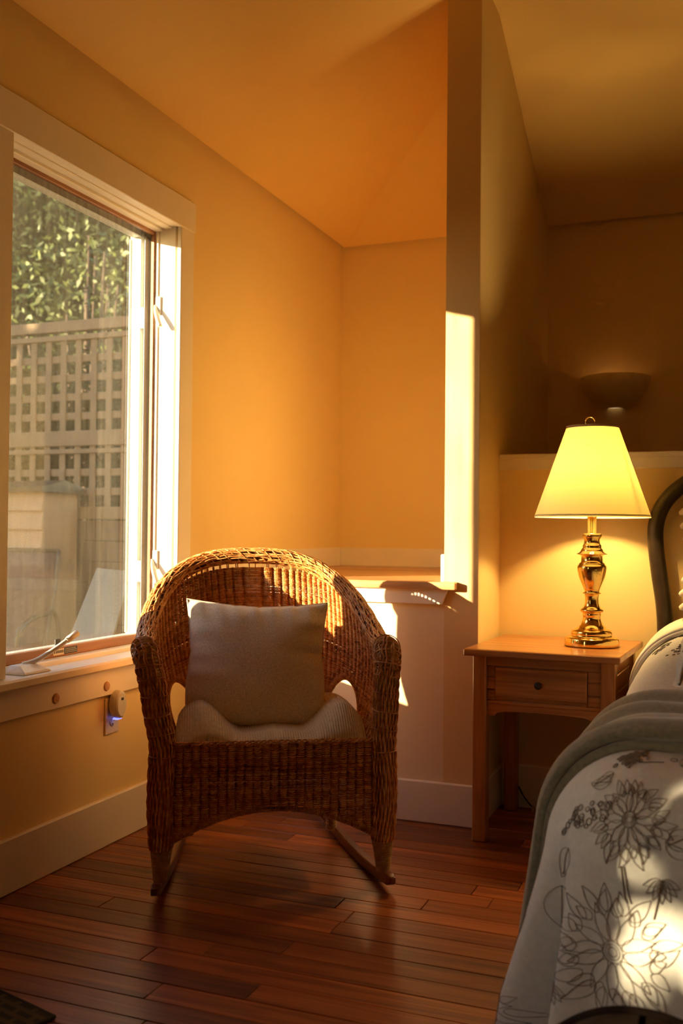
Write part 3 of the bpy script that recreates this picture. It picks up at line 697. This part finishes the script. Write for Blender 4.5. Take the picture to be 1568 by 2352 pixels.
# lamp cord on the floor behind the nightstand
cd = thing('lamp_cord', 'thin dark electric cord with plug lying by the baseboard under the nightstand', 'cord', (1.27, 3.81, 0))
tube('wire', spline([(1.150, 3.815, .42), (1.155, 3.815, .16)]+[tuple(onY(a_, b_, 3.80)) for a_, b_ in ((1195, 1815), (1212, 1842), (1226, 1857))]+[(1.262, 3.785, .006), tuple(onY(1236, 1846, 3.80)), tuple(onY(1248, 1832, 3.81)), tuple(onY(1266, 1827, 3.815)), (1.36, 3.81, .03), (1.42, 3.78, .006)]), .0030, M_BLACK, cd, 8)
for dx in (.0, .022): box('connector', (1.240+dx, 3.768-dx*.5, .0), (1.256+dx, 3.784-dx*.5, .022), mat('connector_tan', (.45, .33, .18), .5, bump=0), cd, bev=.003)

# ------------------------------------------------------------------ wall sconce
sc = thing('wall_sconce', 'half bowl ceramic wall sconce on the back wall above the rail', 'sconce', (1.418, YB, 1.66))
pr = [(.035, 1.652), (.07, 1.662), (.105, 1.685), (.135, 1.718), (.153, 1.755), (.162, 1.80), (.158, 1.802), (.148, 1.757), (.13, 1.722), (.10, 1.69), (.066, 1.668), (.035, 1.660)]
bowl = lathe('bowl', pr, 1.418, YB+.001, M_SCON, sc, 36, arc=(pi, 2*pi))
lathe('bottom_lens', [(.034, 1.655), (0, 1.653)], 1.418, YB+.001, emit('lens_glow', (1, .74, .42), .35), sc, 24, arc=(pi, 2*pi))
sp = bpy.data.lights.new('sconce_light', 'POINT'); sp.energy = .05; sp.color = (1, .6, .25); sp.shadow_soft_size = .02
sp_o = bpy.data.objects.new('sconce_light', sp); COL.objects.link(sp_o); sp_o.parent = sc; sp_o.location = (-.02, -.05, .09)

# ------------------------------------------------------------------ bed
bed = thing('bed', 'bed with dark bronze curved tube headboard beside the nightstand', 'bed', (2.3, 2.8, 0))
BX0, BX1, BY0, BYH, BZ = 1.600, 3.000, 1.84, 3.76, .628
HBp = [(1.718, 0), (1.718, .40), (1.718, .66), (1.713, .785), (1.697, .90), (1.685, 1.0), (1.684, 1.08), (1.702, 1.145), (1.742, 1.20), (1.80, 1.245), (1.90, 1.29), (2.05, 1.32), (2.3, 1.335)]
HB = HBp+[(4.6-x_, z_) for x_, z_ in HBp[-2::-1]]
tube('headboard', spline([(x_, 3.80, z_) for x_, z_ in HB], 8), .0285, M_IRON, bed, 18)
for q in range(5):
    xx_ = 1.86+q*.22; tube('headboard_spindle', [(xx_, 3.80, .35), (xx_, 3.80, 1.262+.06*sin((q+.5)/5*pi))], .011, M_IRON, bed, 10)
tube('headboard_rail', [(1.718, 3.80, .36), (2.882, 3.80, .36)], .014, M_IRON, bed, 10)
for xx_ in (1.75, 2.85): box('side_rail', (xx_-.015, BY0+.1, .20), (xx_+.015, 3.80, .28), M_IRON, bed, bev=.003)
for xx_ in (1.78, 2.82): box('foot_leg', (xx_-.02, BY0+.12, 0), (xx_+.02, BY0+.16, .22), M_IRON, bed, bev=.003)
box('mattress', (1.72, BY0+.10, .27), (2.88, 3.765, .585), M_SHEET, bed, bev=.06, seg=4)

# comforter: top sheet, rounded edges and a flaring drop with folds
RC = .205
def perim(s):
    """outline, starting at the head on the left side: returns xy and outward normal"""
    s = np.asarray(s, float); La = BYH-(BY0+RC); Lc = RC*pi/2; Lf = (BX1-BX0)-2*RC
    xy = np.zeros(s.shape+(2,)); nn = np.zeros(s.shape+(2,))
    a = s < La; xy[a] = np.stack([BX0+0*s[a], BYH-s[a]], -1); nn[a] = (-1, 0)
    b = (s >= La) & (s < La+Lc); t = (s[b]-La)/RC
    xy[b] = np.stack([BX0+RC-RC*np.cos(t), BY0+RC-RC*np.sin(t)], -1); nn[b] = np.stack([-np.cos(t), -np.sin(t)], -1)
    c = (s >= La+Lc) & (s < La+Lc+Lf); xy[c] = np.stack([BX0+RC+(s[c]-La-Lc), BY0+0*s[c]], -1); nn[c] = (0, -1)
    d = (s >= La+Lc+Lf) & (s < La+2*Lc+Lf); t = (s[d]-La-Lc-Lf)/RC
    xy[d] = np.stack([BX1-RC+RC*np.sin(t), BY0+RC-RC*np.cos(t)], -1); nn[d] = np.stack([np.sin(t), -np.cos(t)], -1)
    e = s >= La+2*Lc+Lf; xy[e] = np.stack([BX1+0*s[e], BY0+RC+(s[e]-La-2*Lc-Lf)], -1); nn[e] = (1, 0)
    return xy, nn
SLa = BYH-(BY0+RC); SLc = RC*pi/2; SLf = (BX1-BX0)-2*RC; STOT = 2*SLa+2*SLc+SLf
FM = 1.42; RR = .20
def bed_z(y_): t = np.clip((y_-2.58)/.55, 0, 1); return BZ+.115*t*t*(3-2*t)
def drape(s, d, off=0.0):
    """s along the outline, d<0 on the top (-1 at the spine), d>=0 metres over the edge"""
    s, d = np.broadcast_arrays(np.asarray(s, float), np.asarray(d, float)); xy, nn = perim(s)
    spine = np.stack([2.3+0*s, np.clip(xy[..., 1], BY0+.7, BYH)], -1)
    edge = xy-nn*RR
    t = np.clip(-d, 0, 1)[..., None]; top = edge*(1-t)+spine*t
    ph = np.clip(d/RR, 0, FM); arcd = FM*RR; ex = np.clip(d-arcd, 0, None)
    out = RR*np.sin(ph)+ex*cos(FM); dz = RR*(1-np.cos(ph))+ex*sin(FM)
    f = np.clip(ex/.3, 0, 1)
    sc_ = SLa+SLc*.45
    rip = .013*np.sin(s*21+.6)+.009*np.sin(s*37+2)
    rip = rip*(1+.8*np.exp(-((s-sc_)/.25)**2)); fold_ = -.13*np.exp(-((s-sc_)/.022)**2)+.045*np.exp(-((s-sc_+.07)/.045)**2)+.02*np.exp(-((s-sc_-.06)/.03)**2)
    hd = np.clip((xy[..., 1]-2.6)/.55, 0, 1); hd = hd*hd*(3-2*hd)*(nn[..., 0] != 0)
    g2 = np.clip((xy[..., 1]-1.98)/.2, 0, 1); g2 = g2*g2*(3-2*g2)*(np.abs(nn[..., 0]) > .99); out = out-.042*g2*(1-hd)*np.clip(ph/FM, 0, 1)
    out = out+f*(rip*(1-.7*g2)+fold_)*(1-hd)-hd*(.058+ex*cos(FM))
    p = np.where((d < 0)[..., None], top, edge+nn*out[..., None])
    zz = bed_z(xy[..., 1])*(1-.0*t[..., 0])-dz
    zz = zz+.006*np.sin(p[..., 0]*11+p[..., 1]*7)*np.cos(p[..., 1]*13)*(1-f)
    # outward offset for things laid on the cloth
    nz = np.cos(ph); nh = np.sin(ph)
    q = p+nn*(off*nh)[..., None]
    return np.concatenate([q, (zz+off*nz)[..., None]], -1)
ss = np.concatenate([np.linspace(0, SLa, 110, endpoint=False), np.linspace(SLa, SLa+SLc, 70, endpoint=False), np.linspace(SLa+SLc, SLa+SLc+SLf, 80, endpoint=False), np.linspace(SLa+SLc+SLf, STOT-1e-4, 90)])
dd = np.concatenate([np.linspace(-1, -.02, 12), np.linspace(0, FM*RR, 16), np.linspace(FM*RR+.02, .74, 26)])
Sg, Dg = np.meshgrid(ss, dd, indexing='ij')
cm = thing('comforter', 'off white comforter with embroidered grey brown flowers spread over the bed', 'comforter', (2.3, 2.8, 0))
G = drape(Sg, Dg)[::-1]; G[..., 2] = np.maximum(G[..., 2], .012)
grid('quilt', G, M_COMF, cm, thick=.008)
# embroidery: stitched outlines that lie on the cloth
emb = Tubes()
def stitch(pts, r=.0006):
    pts = np.asarray(pts, float); q = drape(pts[:, 0], pts[:, 1], .0018)
    if (q[:, 2] < .02).any(): return
    emb.add(q, r, 4)
def petal(c, a, r0, r1, w, curl=0, r=.0006):
    t = np.linspace(0, 1, 15); prof = w*np.sin(pi*t**.8)**.9*(1-.25*t)
    for s in (-1, 1):
        rad = r0+(r1-r0)*t; off_ = s*prof; ang = a+curl*t*t
        stitch(np.stack([c[0]+rad*np.cos(ang)-off_*np.sin(ang), c[1]+rad*np.sin(ang)+off_*np.cos(ang)], 1), r)
def flower(c, Rd, n=13, layers=3, squash=1.0, seed=0):
    g = np.random.default_rng(seed)
    for q in range(3):
        t = np.linspace(0, 2*pi, 22); rr = Rd*(.07+.045*q); stitch(np.stack([c[0]+rr*np.cos(t), c[1]+rr*np.sin(t)*squash], 1))
    for L in range(layers):
        r1 = Rd*(.55+.45*(L+1)/layers); m_ = n+L*3
        for q in range(m_):
            a = 2*pi*(q+.5*L)/m_+g.normal(0, .05)
            petal(c, a, Rd*(.16 if L == 0 else .48+.15*L/layers), r1*g.uniform(.9, 1.08), Rd*.105*g.uniform(.85, 1.15), g.normal(0, .1))
def leaf(c, a, ln, w):
    petal(c, a, 0, ln, w); stitch([(c[0]+t*ln*.9*cos(a), c[1]+t*ln*.9*sin(a)) for t in np.linspace(0, 1, 8)], .0009)
def bud(c, s=.03):
    for q in range(7): petal(c, pi/2+(q-3)*.42, 0, s*(1.1-.05*abs(q-3)), s*.22)
def cluster(c, s=.05, seed=1):
    g = np.random.default_rng(seed)
    for q in range(26):
        p = g.normal(0, s*.45, 2); t = np.linspace(0, 2*pi, 9); rr = s*.14*g.uniform(.7, 1.2); stitch(np.stack([c[0]+p[0]*1.5+rr*np.cos(t), c[1]+p[1]+rr*np.sin(t)], 1), .0009)
FS = SLa+SLc-RC-BX0               # foot: s = X + FS
def stem(*pts): stitch(spline([(p[0], p[1]) for p in pts], 8), .0012)
flower((1.755+FS, .435), .115, 12, 3, seed=2); flower((1.772+FS, .205), .083, 14, 3, seed=5)
stem((1.77+FS, .285), (1.78+FS, .33), (1.785+FS, .345)); stem((1.765+FS, .285), (1.773+FS, .33), (1.778+FS, .345))
for c, a, ln, w in (((1.84+FS, .235), .3, .06, .022), ((1.845+FS, .24), -.5, .055, .02), ((1.69+FS, .12), 2.3, .05, .018), ((1.70+FS, .14), 2.9, .06, .018), ((1.73+FS, .10), 4.2, .05, .015), ((1.86+FS, .07), -.6, .06, .025), ((1.65+FS, .28), 2.0, .07, .02), ((1.62+FS, .36), 1.6, .08, .018)): leaf(c, a, ln, w)
bud((1.835+FS, .30), .035); stem((1.835+FS, .30), (1.83+FS, .33), (1.822+FS, .365)); bud((1.66+FS, .52), .03)
cluster((1.735+FS, .045), .05, 3); cluster((1.66+FS, .22), .04, 4); cluster((1.69+FS, .06), .045, 7)
stem((1.70+FS, .03), (1.76+FS, -.02), (1.84+FS, -.06)); stem((1.72+FS, .07), (1.78+FS, .075), (1.83+FS, .065))
for q, xq in enumerate((2.02, 2.3, 2.58)):
    flower((xq+FS, .22+.1*(q % 2)), .10, 12, 3, seed=10+q); bud((xq+.12+FS, .12), .04); leaf((xq-.1+FS, .4), 1.2, .07, .02)
sc0 = SLa+SLc*.45
for q in range(5):                # along the left drop
    s0 = sc0-.12-.17*q
    if q % 2 == 0: flower((s0, .40+.03*q), .065, 10, 2, seed=20+q)
    else: leaf((s0, .30), 1.3, .10, .02); leaf((s0+.03, .42), 1.9, .09, .018); bud((s0-.03, .52), .03)
flower((sc0-.075, .62), .07, 9, 2, seed=33); leaf((sc0-.09, .30), 1.5, .12, .02); leaf((sc0-.06, .42), 1.8, .10, .016)
for q in range(7): cluster((SLa-.95-.11*q, .04+.07*(q % 2)), .035, 40+q); cluster((SLa-.90-.11*q, -.2), .03, 60+q)
emb.build('embroidery', M_EMB, cm, kind='stuff')
# folded throw across the foot of the bed
tb = thing('throw_blanket', 'grey green fleece throw folded across the foot of the bed', 'blanket', (2.3, 2.4, 0))
ty = np.linspace(0, 1, 60); tdv = np.concatenate([np.linspace(.70, 0, 40), np.linspace(-.08, -1, 10)])
rows_ = []
for j, t in enumerate(ty):
    yq = 2.05+.50*t; sL = BYH-yq; sv = np.full(len(tdv), sL)
    edge_ = .012*(1-np.clip(min(t, 1-t)/.05, 0, 1))
    offz = .030-edge_*1.2+.006*sin(t*17)+.004*sin(t*31+1)
    Lp = drape(sv, np.where(tdv > 0, tdv*(.74+.04*sin(t*5)+.05*t), tdv), offz); Lp[:, 1] = yq+.012*np.sin(Lp[:, 0]*9); Lp[:, 0] += .004*np.clip(tdv/.3, 0, 1)
    Rp = Lp[::-1].copy(); Rp[:, 0] = 4.6-Rp[:, 0]; rows_.append(np.vstack([Lp, Rp[1:]]))
G = np.stack(rows_); G[..., 2] = np.maximum(G[..., 2], .02)
grid('fleece', G, M_THROW, tb, thick=.022)
T = Tubes(); T.add(G[0]-np.array([0, .0, .011]), .011, 8); T.add(G[-1]-np.array([0, 0, .011]), .011, 8); T.build('folded_edge', M_THROW, tb)
# turned-back sheet at the head
st_ = thing('top_sheet', 'plain cream sheet turned back over the comforter near the headboard', 'sheet', (2.3, 3.5, 0))
rows_ = []
for t in np.linspace(0, 1, 24):
    yq = 3.34+.40*t; tdv = np.concatenate([np.linspace(.46, 0, 26), np.linspace(-.08, -1, 10)])
    Lp = drape(np.full(len(tdv), BYH-yq), tdv, .014+.006*sin(t*9)); Lp[:, 1] = yq-.05*np.clip(1.75-Lp[:, 0], 0, 1); Rp = Lp[::-1].copy(); Rp[:, 0] = 4.6-Rp[:, 0]; rows_.append(np.vstack([Lp, Rp[1:]]))
G = np.stack(rows_); grid('linen', G, M_SHEET, st_, thick=.010)
T = Tubes(); T.add(G[0]-np.array([0, 0, .004]), .008, 8); T.build('hem', M_SHEET, st_)
# bed pillow standing against the headboard
bp = thing('bed_pillow', 'cream bed pillow propped against the dark headboard', 'pillow', (2.08, 3.70, .72))
U, Wv, X, Z, tk, wr = pillow_pts(48, 1.0, .085)
def bpose(sgn):
    x_ = X*.30+2.083; z_ = Z*.205+.935; y_ = 3.665+sgn*(tk+wr*2)+(Z*.05)
    return np.stack([x_, y_, z_], -1)
n = 48; V = np.concatenate([bpose(-1).reshape(-1, 3), bpose(1).reshape(-1, 3)]); F = []
for i in range(n-1):
    for j in range(n-1): F.append((i*n+j, (i+1)*n+j, (i+1)*n+j+1, i*n+j+1)); o = n*n; F.append((o+i*n+j, o+i*n+j+1, o+(i+1)*n+j+1, o+(i+1)*n+j))
add('pillow_case', V, F, M_SHEET, bp, smooth=True)
T = Tubes()
for q in range(9): zq = .75+q*.047; T.add(spline([(1.79-.012*sin(q), 3.66, zq), (1.80, 3.63, zq+.015), (1.83, 3.62, zq+.02)], 6), .011, 6)
T.build('ruffle', M_SHEET, bp)

# ------------------------------------------------------------------ small things
# outlet and plug-in sensor
ot = thing('wall_outlet', 'ivory wall outlet plate under the window', 'outlet', (0, 2.845, .43))
M_IV = mat('ivory_plastic', (.72, .62, .44), .4, var=.03, bump=0)
box('cover_plate', (0, 2.806, .365), (.006, 2.884, .488), M_IV, ot, bev=.003)
for zz in (.405, .450):
    rc = lathe('receptacle', [(.0, .0025), (.014, .0025), (.016, 0)], 0, 0, M_IV, ot, 20, local=True)
    rc.data.transform(Matrix.Translation((.006, 0, zz-.43)) @ Matrix.Rotation(R_(90), 4, 'Y'))
    for dy in (-.006, .006): box('slot', (.0078, 2.845+dy-.001, zz+.001), (.009, 2.845+dy+.001, zz+.009), M_BLACK, ot, bev=0)
    box('ground_hole', (.0078, 2.8425, zz-.009), (.009, 2.8475, zz-.004), M_BLACK, ot, bev=0)
pg = thing('plug_in_detector', 'round white plug-in detector with blue light in the wall outlet', 'detector', (.03, 2.845, .463))
def oval(x_, s): a = np.linspace(0, 2*pi, 32, endpoint=False); return np.stack([x_+0*a, 2.845+.031*s*np.cos(a), .466+.048*s*np.sin(a)], 1)
V = np.concatenate([oval(.009, .80), oval(.015, .97), (oval(.030, 1)), oval(.041, .95), oval(.045, .80)]); F = []
for l in range(4): F += [(l*32+i, l*32+(i+1) % 32, (l+1)*32+(i+1) % 32, (l+1)*32+i) for i in range(32)]
F += [tuple(range(128, 160)), tuple(range(31, -1, -1))]
add('housing', V, F, M_VINYL, pg)
box('sensor_window', (.0445, 2.839, .480), (.0458, 2.853, .489), M_BLACK, pg, bev=.0005)
box('light_strip', (.016, 2.832, .4155), (.036, 2.858, .4195), emit('blue_led', (.18, .2, .9), 1.6), pg, bev=.001)
# rug corner
rg = thing('area_rug', 'dark green patterned rug on the wood floor', 'rug', (.602, 1.784, 0), R_(-15))
def rugmat():
    k = N('rug_wool'); v = k.coords()
    w = k.n('TexWave', Scale=9.0, Distortion=3.0); w.wave_type = 'BANDS'; w.bands_direction = 'DIAGONAL'; k.l(v, w.inputs['Vector'])
    b = k.n('TexBrick', Scale=9.0); b.inputs['Color1'].default_value = (.03, .035, .025, 1); b.inputs['Color2'].default_value = (.05, .05, .03, 1); b.inputs['Mortar'].default_value = (.13, .10, .05, 1); b.inputs['Mortar Size'].default_value = .06; k.l(v, b.inputs['Vector'])
    nz = k.n('TexNoise', Scale=900.0); k.l(v, nz.inputs['Vector'])
    mx = k.n('MixRGB', blend_type='MULTIPLY'); mx.inputs[0].default_value = .7; k.l(b.outputs[0], mx.inputs[1]); k.l(nz.outputs[0], mx.inputs[2])
    k.l(mx.outputs[0], k.b.inputs['Base Color']); k.b.inputs['Roughness'].default_value = 1; k.bump(nz.outputs[0], .8, .004); return k.m
box('pile', (-1.0, -.85, .001), (-.006, -.006, .009), rugmat(), rg, local=True, bev=.003)
T = Tubes(); T.add([(-1.0, -.004, .005), (-.004, -.004, .005), (-.004, -.85, .005)], .0055, 6); T.build('binding', mat('rug_binding', (.03, .03, .022), .9), rg, True)
# bag on the floor at the foot of the bed
bgth = thing('handbag', 'tan bag with a dark brown rounded rim on the floor before the bed', 'bag', (1.82, 1.60, 0))
MT, MD = mat('bag_canvas', (.36, .26, .15), .85, var=.1, bump=.3, bscale=700), mat('bag_trim', (.035, .022, .015), .95, var=.2, spec=.1)
bt = np.linspace(-1, 1, 30); zrim = .235+.068*(1-np.abs(bt)**2.2)
prof = [(1.822+.15*t, z_) for t, z_ in zip(bt, zrim)]
bo = prism('body', [(1.685, .005), (1.96, .005)]+prof[::-1], 1, 1.545, 1.635, MT, bgth)
for yy_ in (1.545, 1.635): tube('rim', [(p[0], yy_, p[1]) for p in prof], .0085, MD, bgth, 8)
prism('top_band', prof+[(p[0], p[1]-.012) for p in prof[::-1]], 1, 1.543, 1.637, MD, bgth)
box('strap', (1.812, 1.540, .01), (1.828, 1.5455, .296), MD, bgth, bev=.001)

# ------------------------------------------------------------------ outdoors
M_DECK = wood('deck_wood', (.09, .05, .025), (.17, .095, .045), (.25, .15, .08), axis=0, rough=.7, objvar=.2)
M_LAT = mat('weathered_lattice', (.20, .135, .075), .8, var=.15, scale=8, bump=.1)
M_LEAF = mat('leaf_green', (.018, .030, .006), .7, var=.5, scale=2.5, bump=0, spec=.15)
M_BARK = mat('bark', (.09, .06, .04), .9, var=.3)
M_SID = mat('siding_paint', (.36, .24, .14), .7, var=.08, scale=6)
M_PAT = mat('patio_metal', (.10, .075, .05), .35, .6, var=.1)
gz = -.25
struct(add('ground', [(-40, -40, gz), (-.21, -40, gz), (-.21, 40, gz), (-40, 40, gz)], [(0, 1, 2, 3)], mat('grass_ground', (.10, .11, .045), .95, var=.3, scale=1.5)))
dk = struct(box('deck', (-4.2, .5, gz), (-.21, 6.4, -.13), mat('deck_joist', (.08, .05, .03), .9), bev=0))
for q in range(28):
    xq = -4.2+q*.1425; box('deck_board', (xq+.003, .5, -.131), (xq+.139, 6.4, -.10), M_DECK, dk, bev=.003)
# lattice screen seen through the window
FY = 5.45
lt = thing('lattice_screen', 'weathered wooden square lattice privacy screen on the deck', 'fence', (-2.3, FY, -.1))
lx0, lx1 = -3.6, -1.30
def slat(nm, lo, hi, m_=M_LAT): box(nm, lo, hi, m_, lt, bev=.003)
for xq in (lx0, lx1): slat('post', (xq-.045, FY-.045, -.1), (xq+.045, FY+.045, 2.44))
for z0_, z1_ in ((2.36, 2.43), (2.30, 2.335), (1.60, 1.70), (1.55, 1.58), (1.12, 1.20)): slat('rail', (lx0, FY-.03, z0_), (lx1, FY+.03, z1_))
xq = lx0+.09
while xq < lx1-.06:
    slat('upright_slat', (xq-.022, FY-.016, 1.16), (xq+.022, FY-.004, 2.33)); xq += .12
for za, zb_ in ((1.20, 1.55), (1.70, 2.30)):
    zq = za+.10
    while zq < zb_-.04: slat('cross_slat', (lx0, FY+.0, zq-.024), (lx1, FY+.012, zq+.024)); zq += .127
for q in range(9): slat('lower_board', (lx0, FY-.01, -.1+q*.135), (lx1, FY+.01, -.1+q*.135+.130), mat('dark_boards', (.12, .075, .045), .85))
# shed wall with lap siding
sh_ = thing('garden_shed', 'small tan lap sided shed standing on the deck beside the lattice', 'shed', (-3.2, 4.9, -.1))
sx1 = float(onY(98, 1180, 5.0)[0])
for q in range(12):
    zq = -.1+q*.115
    prism('siding_board', [(5.0+.004, zq+.118), (4.985, zq), (5.02, zq), (5.02, zq+.118)], 0, sx1-.75, sx1, M_SID, sh_)
box('shed_body', (sx1-.75, 5.02, -.1), (sx1-.01, 5.36, 1.28), M_SID, sh_, bev=.003)
prism('shed_roof', [(4.95, 1.28), (5.40, 1.28), (5.40, 1.31), (5.18, 1.36), (4.95, 1.31)], 0, sx1-.8, sx1+.03, M_PAT, sh_)
# patio table and armchair
pt = thing('patio_table', 'low slatted wooden patio table on the deck outside the window', 'table', (-1.45, 3.95, -.1))
for q in range(7): box('top_slat', (-1.95, 3.62+q*.085, .41), (-1.02, 3.70+q*.085, .435), M_DECK, pt, bev=.003)
for xq in (-1.9, -1.07):
    for yq in (3.66, 4.16): box('leg', (xq-.025, yq-.025, -.1), (xq+.025, yq+.025, .411), M_DECK, pt, bev=.003)
for xq in (-1.9, -1.07): box('cross_rail', (xq-.02, 3.64, .36), (xq+.02, 4.19, .411), M_DECK, pt, bev=.002)
pc = thing('patio_armchair', 'dark metal tube patio armchair behind the slatted outdoor table', 'chair', (-2.0, 4.58, -.1), R_(12))
MP = mat('patio_sling', (.10, .06, .04), .8, var=.2)
for s in (-1, 1):
    tube('side_frame', spline([(s*.29, -.30, .0), (s*.29, -.28, .50), (s*.29, -.20, .62), (s*.29, .05, .66), (s*.29, .22, .60), (s*.28, .30, .0)], 8), .014, M_PAT, pc, 10, local=True)
    tube('back_post', spline([(s*.25, .10, .38), (s*.25, .24, .75), (s*.24, .33, 1.02)], 6), .013, M_PAT, pc, 10, local=True)
tube('top_rail', [(-.24, .33, 1.02), (.24, .33, 1.02)], .013, M_PAT, pc, 10, local=True); tube('seat_rail', [(-.29, -.24, .40), (.29, -.24, .40)], .012, M_PAT, pc, 10, local=True)
G = np.array([[(x_, -.24+.34*t if t < 1 else .10+.23*(t-1), .41-.03*t if t < 1 else .38+.63*(t-1)) for x_ in np.linspace(-.25, .25, 4)] for t in np.linspace(0, 2, 14)]); grid('sling', G, MP, pc, True, thick=.01)
gp = thing('glass_panel', 'grey glass panel leaning on the deck outside the window', 'panel', (-.75, 3.75, -.1))
MG = mat('grey_glass', (.13, .125, .10), .3, var=.05, bump=0)
p0, p1 = onY(165, 1448, 3.62), onY(305, 1440, 3.62); p2, p3 = onY(300, 1312, 3.80), onY(222, 1305, 3.80)
dvec = (p0-p3)/(p0[2]-p3[2]); b0 = p0-dvec*(p0[2]+.1); b1 = p1-dvec*(p1[2]+.1)
V = [b0, b1, p2, p3]; V = V+[v+np.array([0, .012, .0]) for v in V]
add('sheet', V, [(0, 1, 2, 3), (7, 6, 5, 4), (0, 4, 5, 1), (1, 5, 6, 2), (2, 6, 7, 3), (3, 7, 4, 0)], MG, gp)
# trees and shrubs
def tree(nm, label, c, rad, nleaf, trunk_h, cat='tree', ls=.07, group=None, seed=0, ma=M_LEAF):
    g = np.random.default_rng(seed); t = thing(nm, label, cat, (c[0], c[1], gz), group=group)
    T = Tubes(); tp = np.array([c[0], c[1], gz]); T.add(spline([tp, tp+[.03, .02, (trunk_h-gz)*.5], (c[0]+.02, c[1], c[2])], 6), np.linspace(.07, .03, 13)*max(.4, rad[0]), 8)
    for q in range(10):
        e = np.array(c)+g.normal(0, .4, 3)*np.array(rad); T.add(spline([tp+[0, 0, (trunk_h-gz)*g.uniform(.5, 1)], (tp+e)/2+[0, 0, .3*rad[2]], e], 5), .012, 5)
    T.build('trunk', M_BARK, t)
    P = g.normal(0, 1, (nleaf, 3)); P /= np.linalg.norm(P, axis=1)[:, None]; P *= (g.uniform(.25, 1, nleaf)**.5)[:, None]
    cl_ = g.normal(0, .1, (nleaf, 3)); P = (P+cl_)*np.array(rad)+np.array(c)
    A = g.normal(0, 1, (nleaf, 3)); A /= np.linalg.norm(A, axis=1)[:, None]; Bv = np.cross(A, g.normal(0, 1, (nleaf, 3))); Bv /= np.linalg.norm(Bv, axis=1)[:, None]
    s_ = ls*g.uniform(.6, 1.3, nleaf)[:, None]
    V = np.stack([P-A*s_, P+Bv*s_*.45, P+A*s_, P-Bv*s_*.45], 1).reshape(-1, 3); F = np.arange(nleaf*4).reshape(-1, 4)
    add('foliage', V, F, ma, t, kind='stuff'); return t
M_LEAF2 = mat('leaf_yellow_green', (.075, .10, .018), .6, var=.5, scale=3, bump=0)
tree('leafy_tree', 'large dark green tree rising behind the lattice screen', (-6.4, 11.6, 4.2), (3.2, 1.8, 3.6), 42000, 2.6, ls=.07, seed=1)
tree('leafy_tree', 'tall dense tree standing far behind the other garden trees', (-8.6, 15.6, 4.6), (4.6, 1.6, 4.8), 30000, 3.0, ls=.19, seed=9)
tree('leafy_shrub', 'dense green shrub growing low behind the lattice screen', (-3.0, 6.5, 1.2), (1.4, .5, 1.2), 11000, .8, cat='shrub', ls=.05, seed=2)
tree('leafy_tree', 'bright yellow green young tree above the lattice screen', (-3.9, 8.0, 3.4), (.8, .6, .7), 900, 2.6, ls=.045, seed=3, ma=M_LEAF2)
tree('garden_shrub', 'loose green shrub growing outside near the second window', (-2.35, -1.95, 1.47), (.55, .75, .55), 400, .7, cat='shrub', ls=.10, seed=4)
for q, yq in enumerate((-1.55, -.1, 1.35, 2.8, 4.25)):      # out-of-view trees added across the lawn to shade the deck
    tree('added_shade_tree', 'unseen tall tree added across the lawn to shade the deck', (-6.2, yq+.1, 1.9), (.6, .56, 2.2), 6500, 1.5, ls=.11, seed=30+q, group='added shade trees across the lawn')
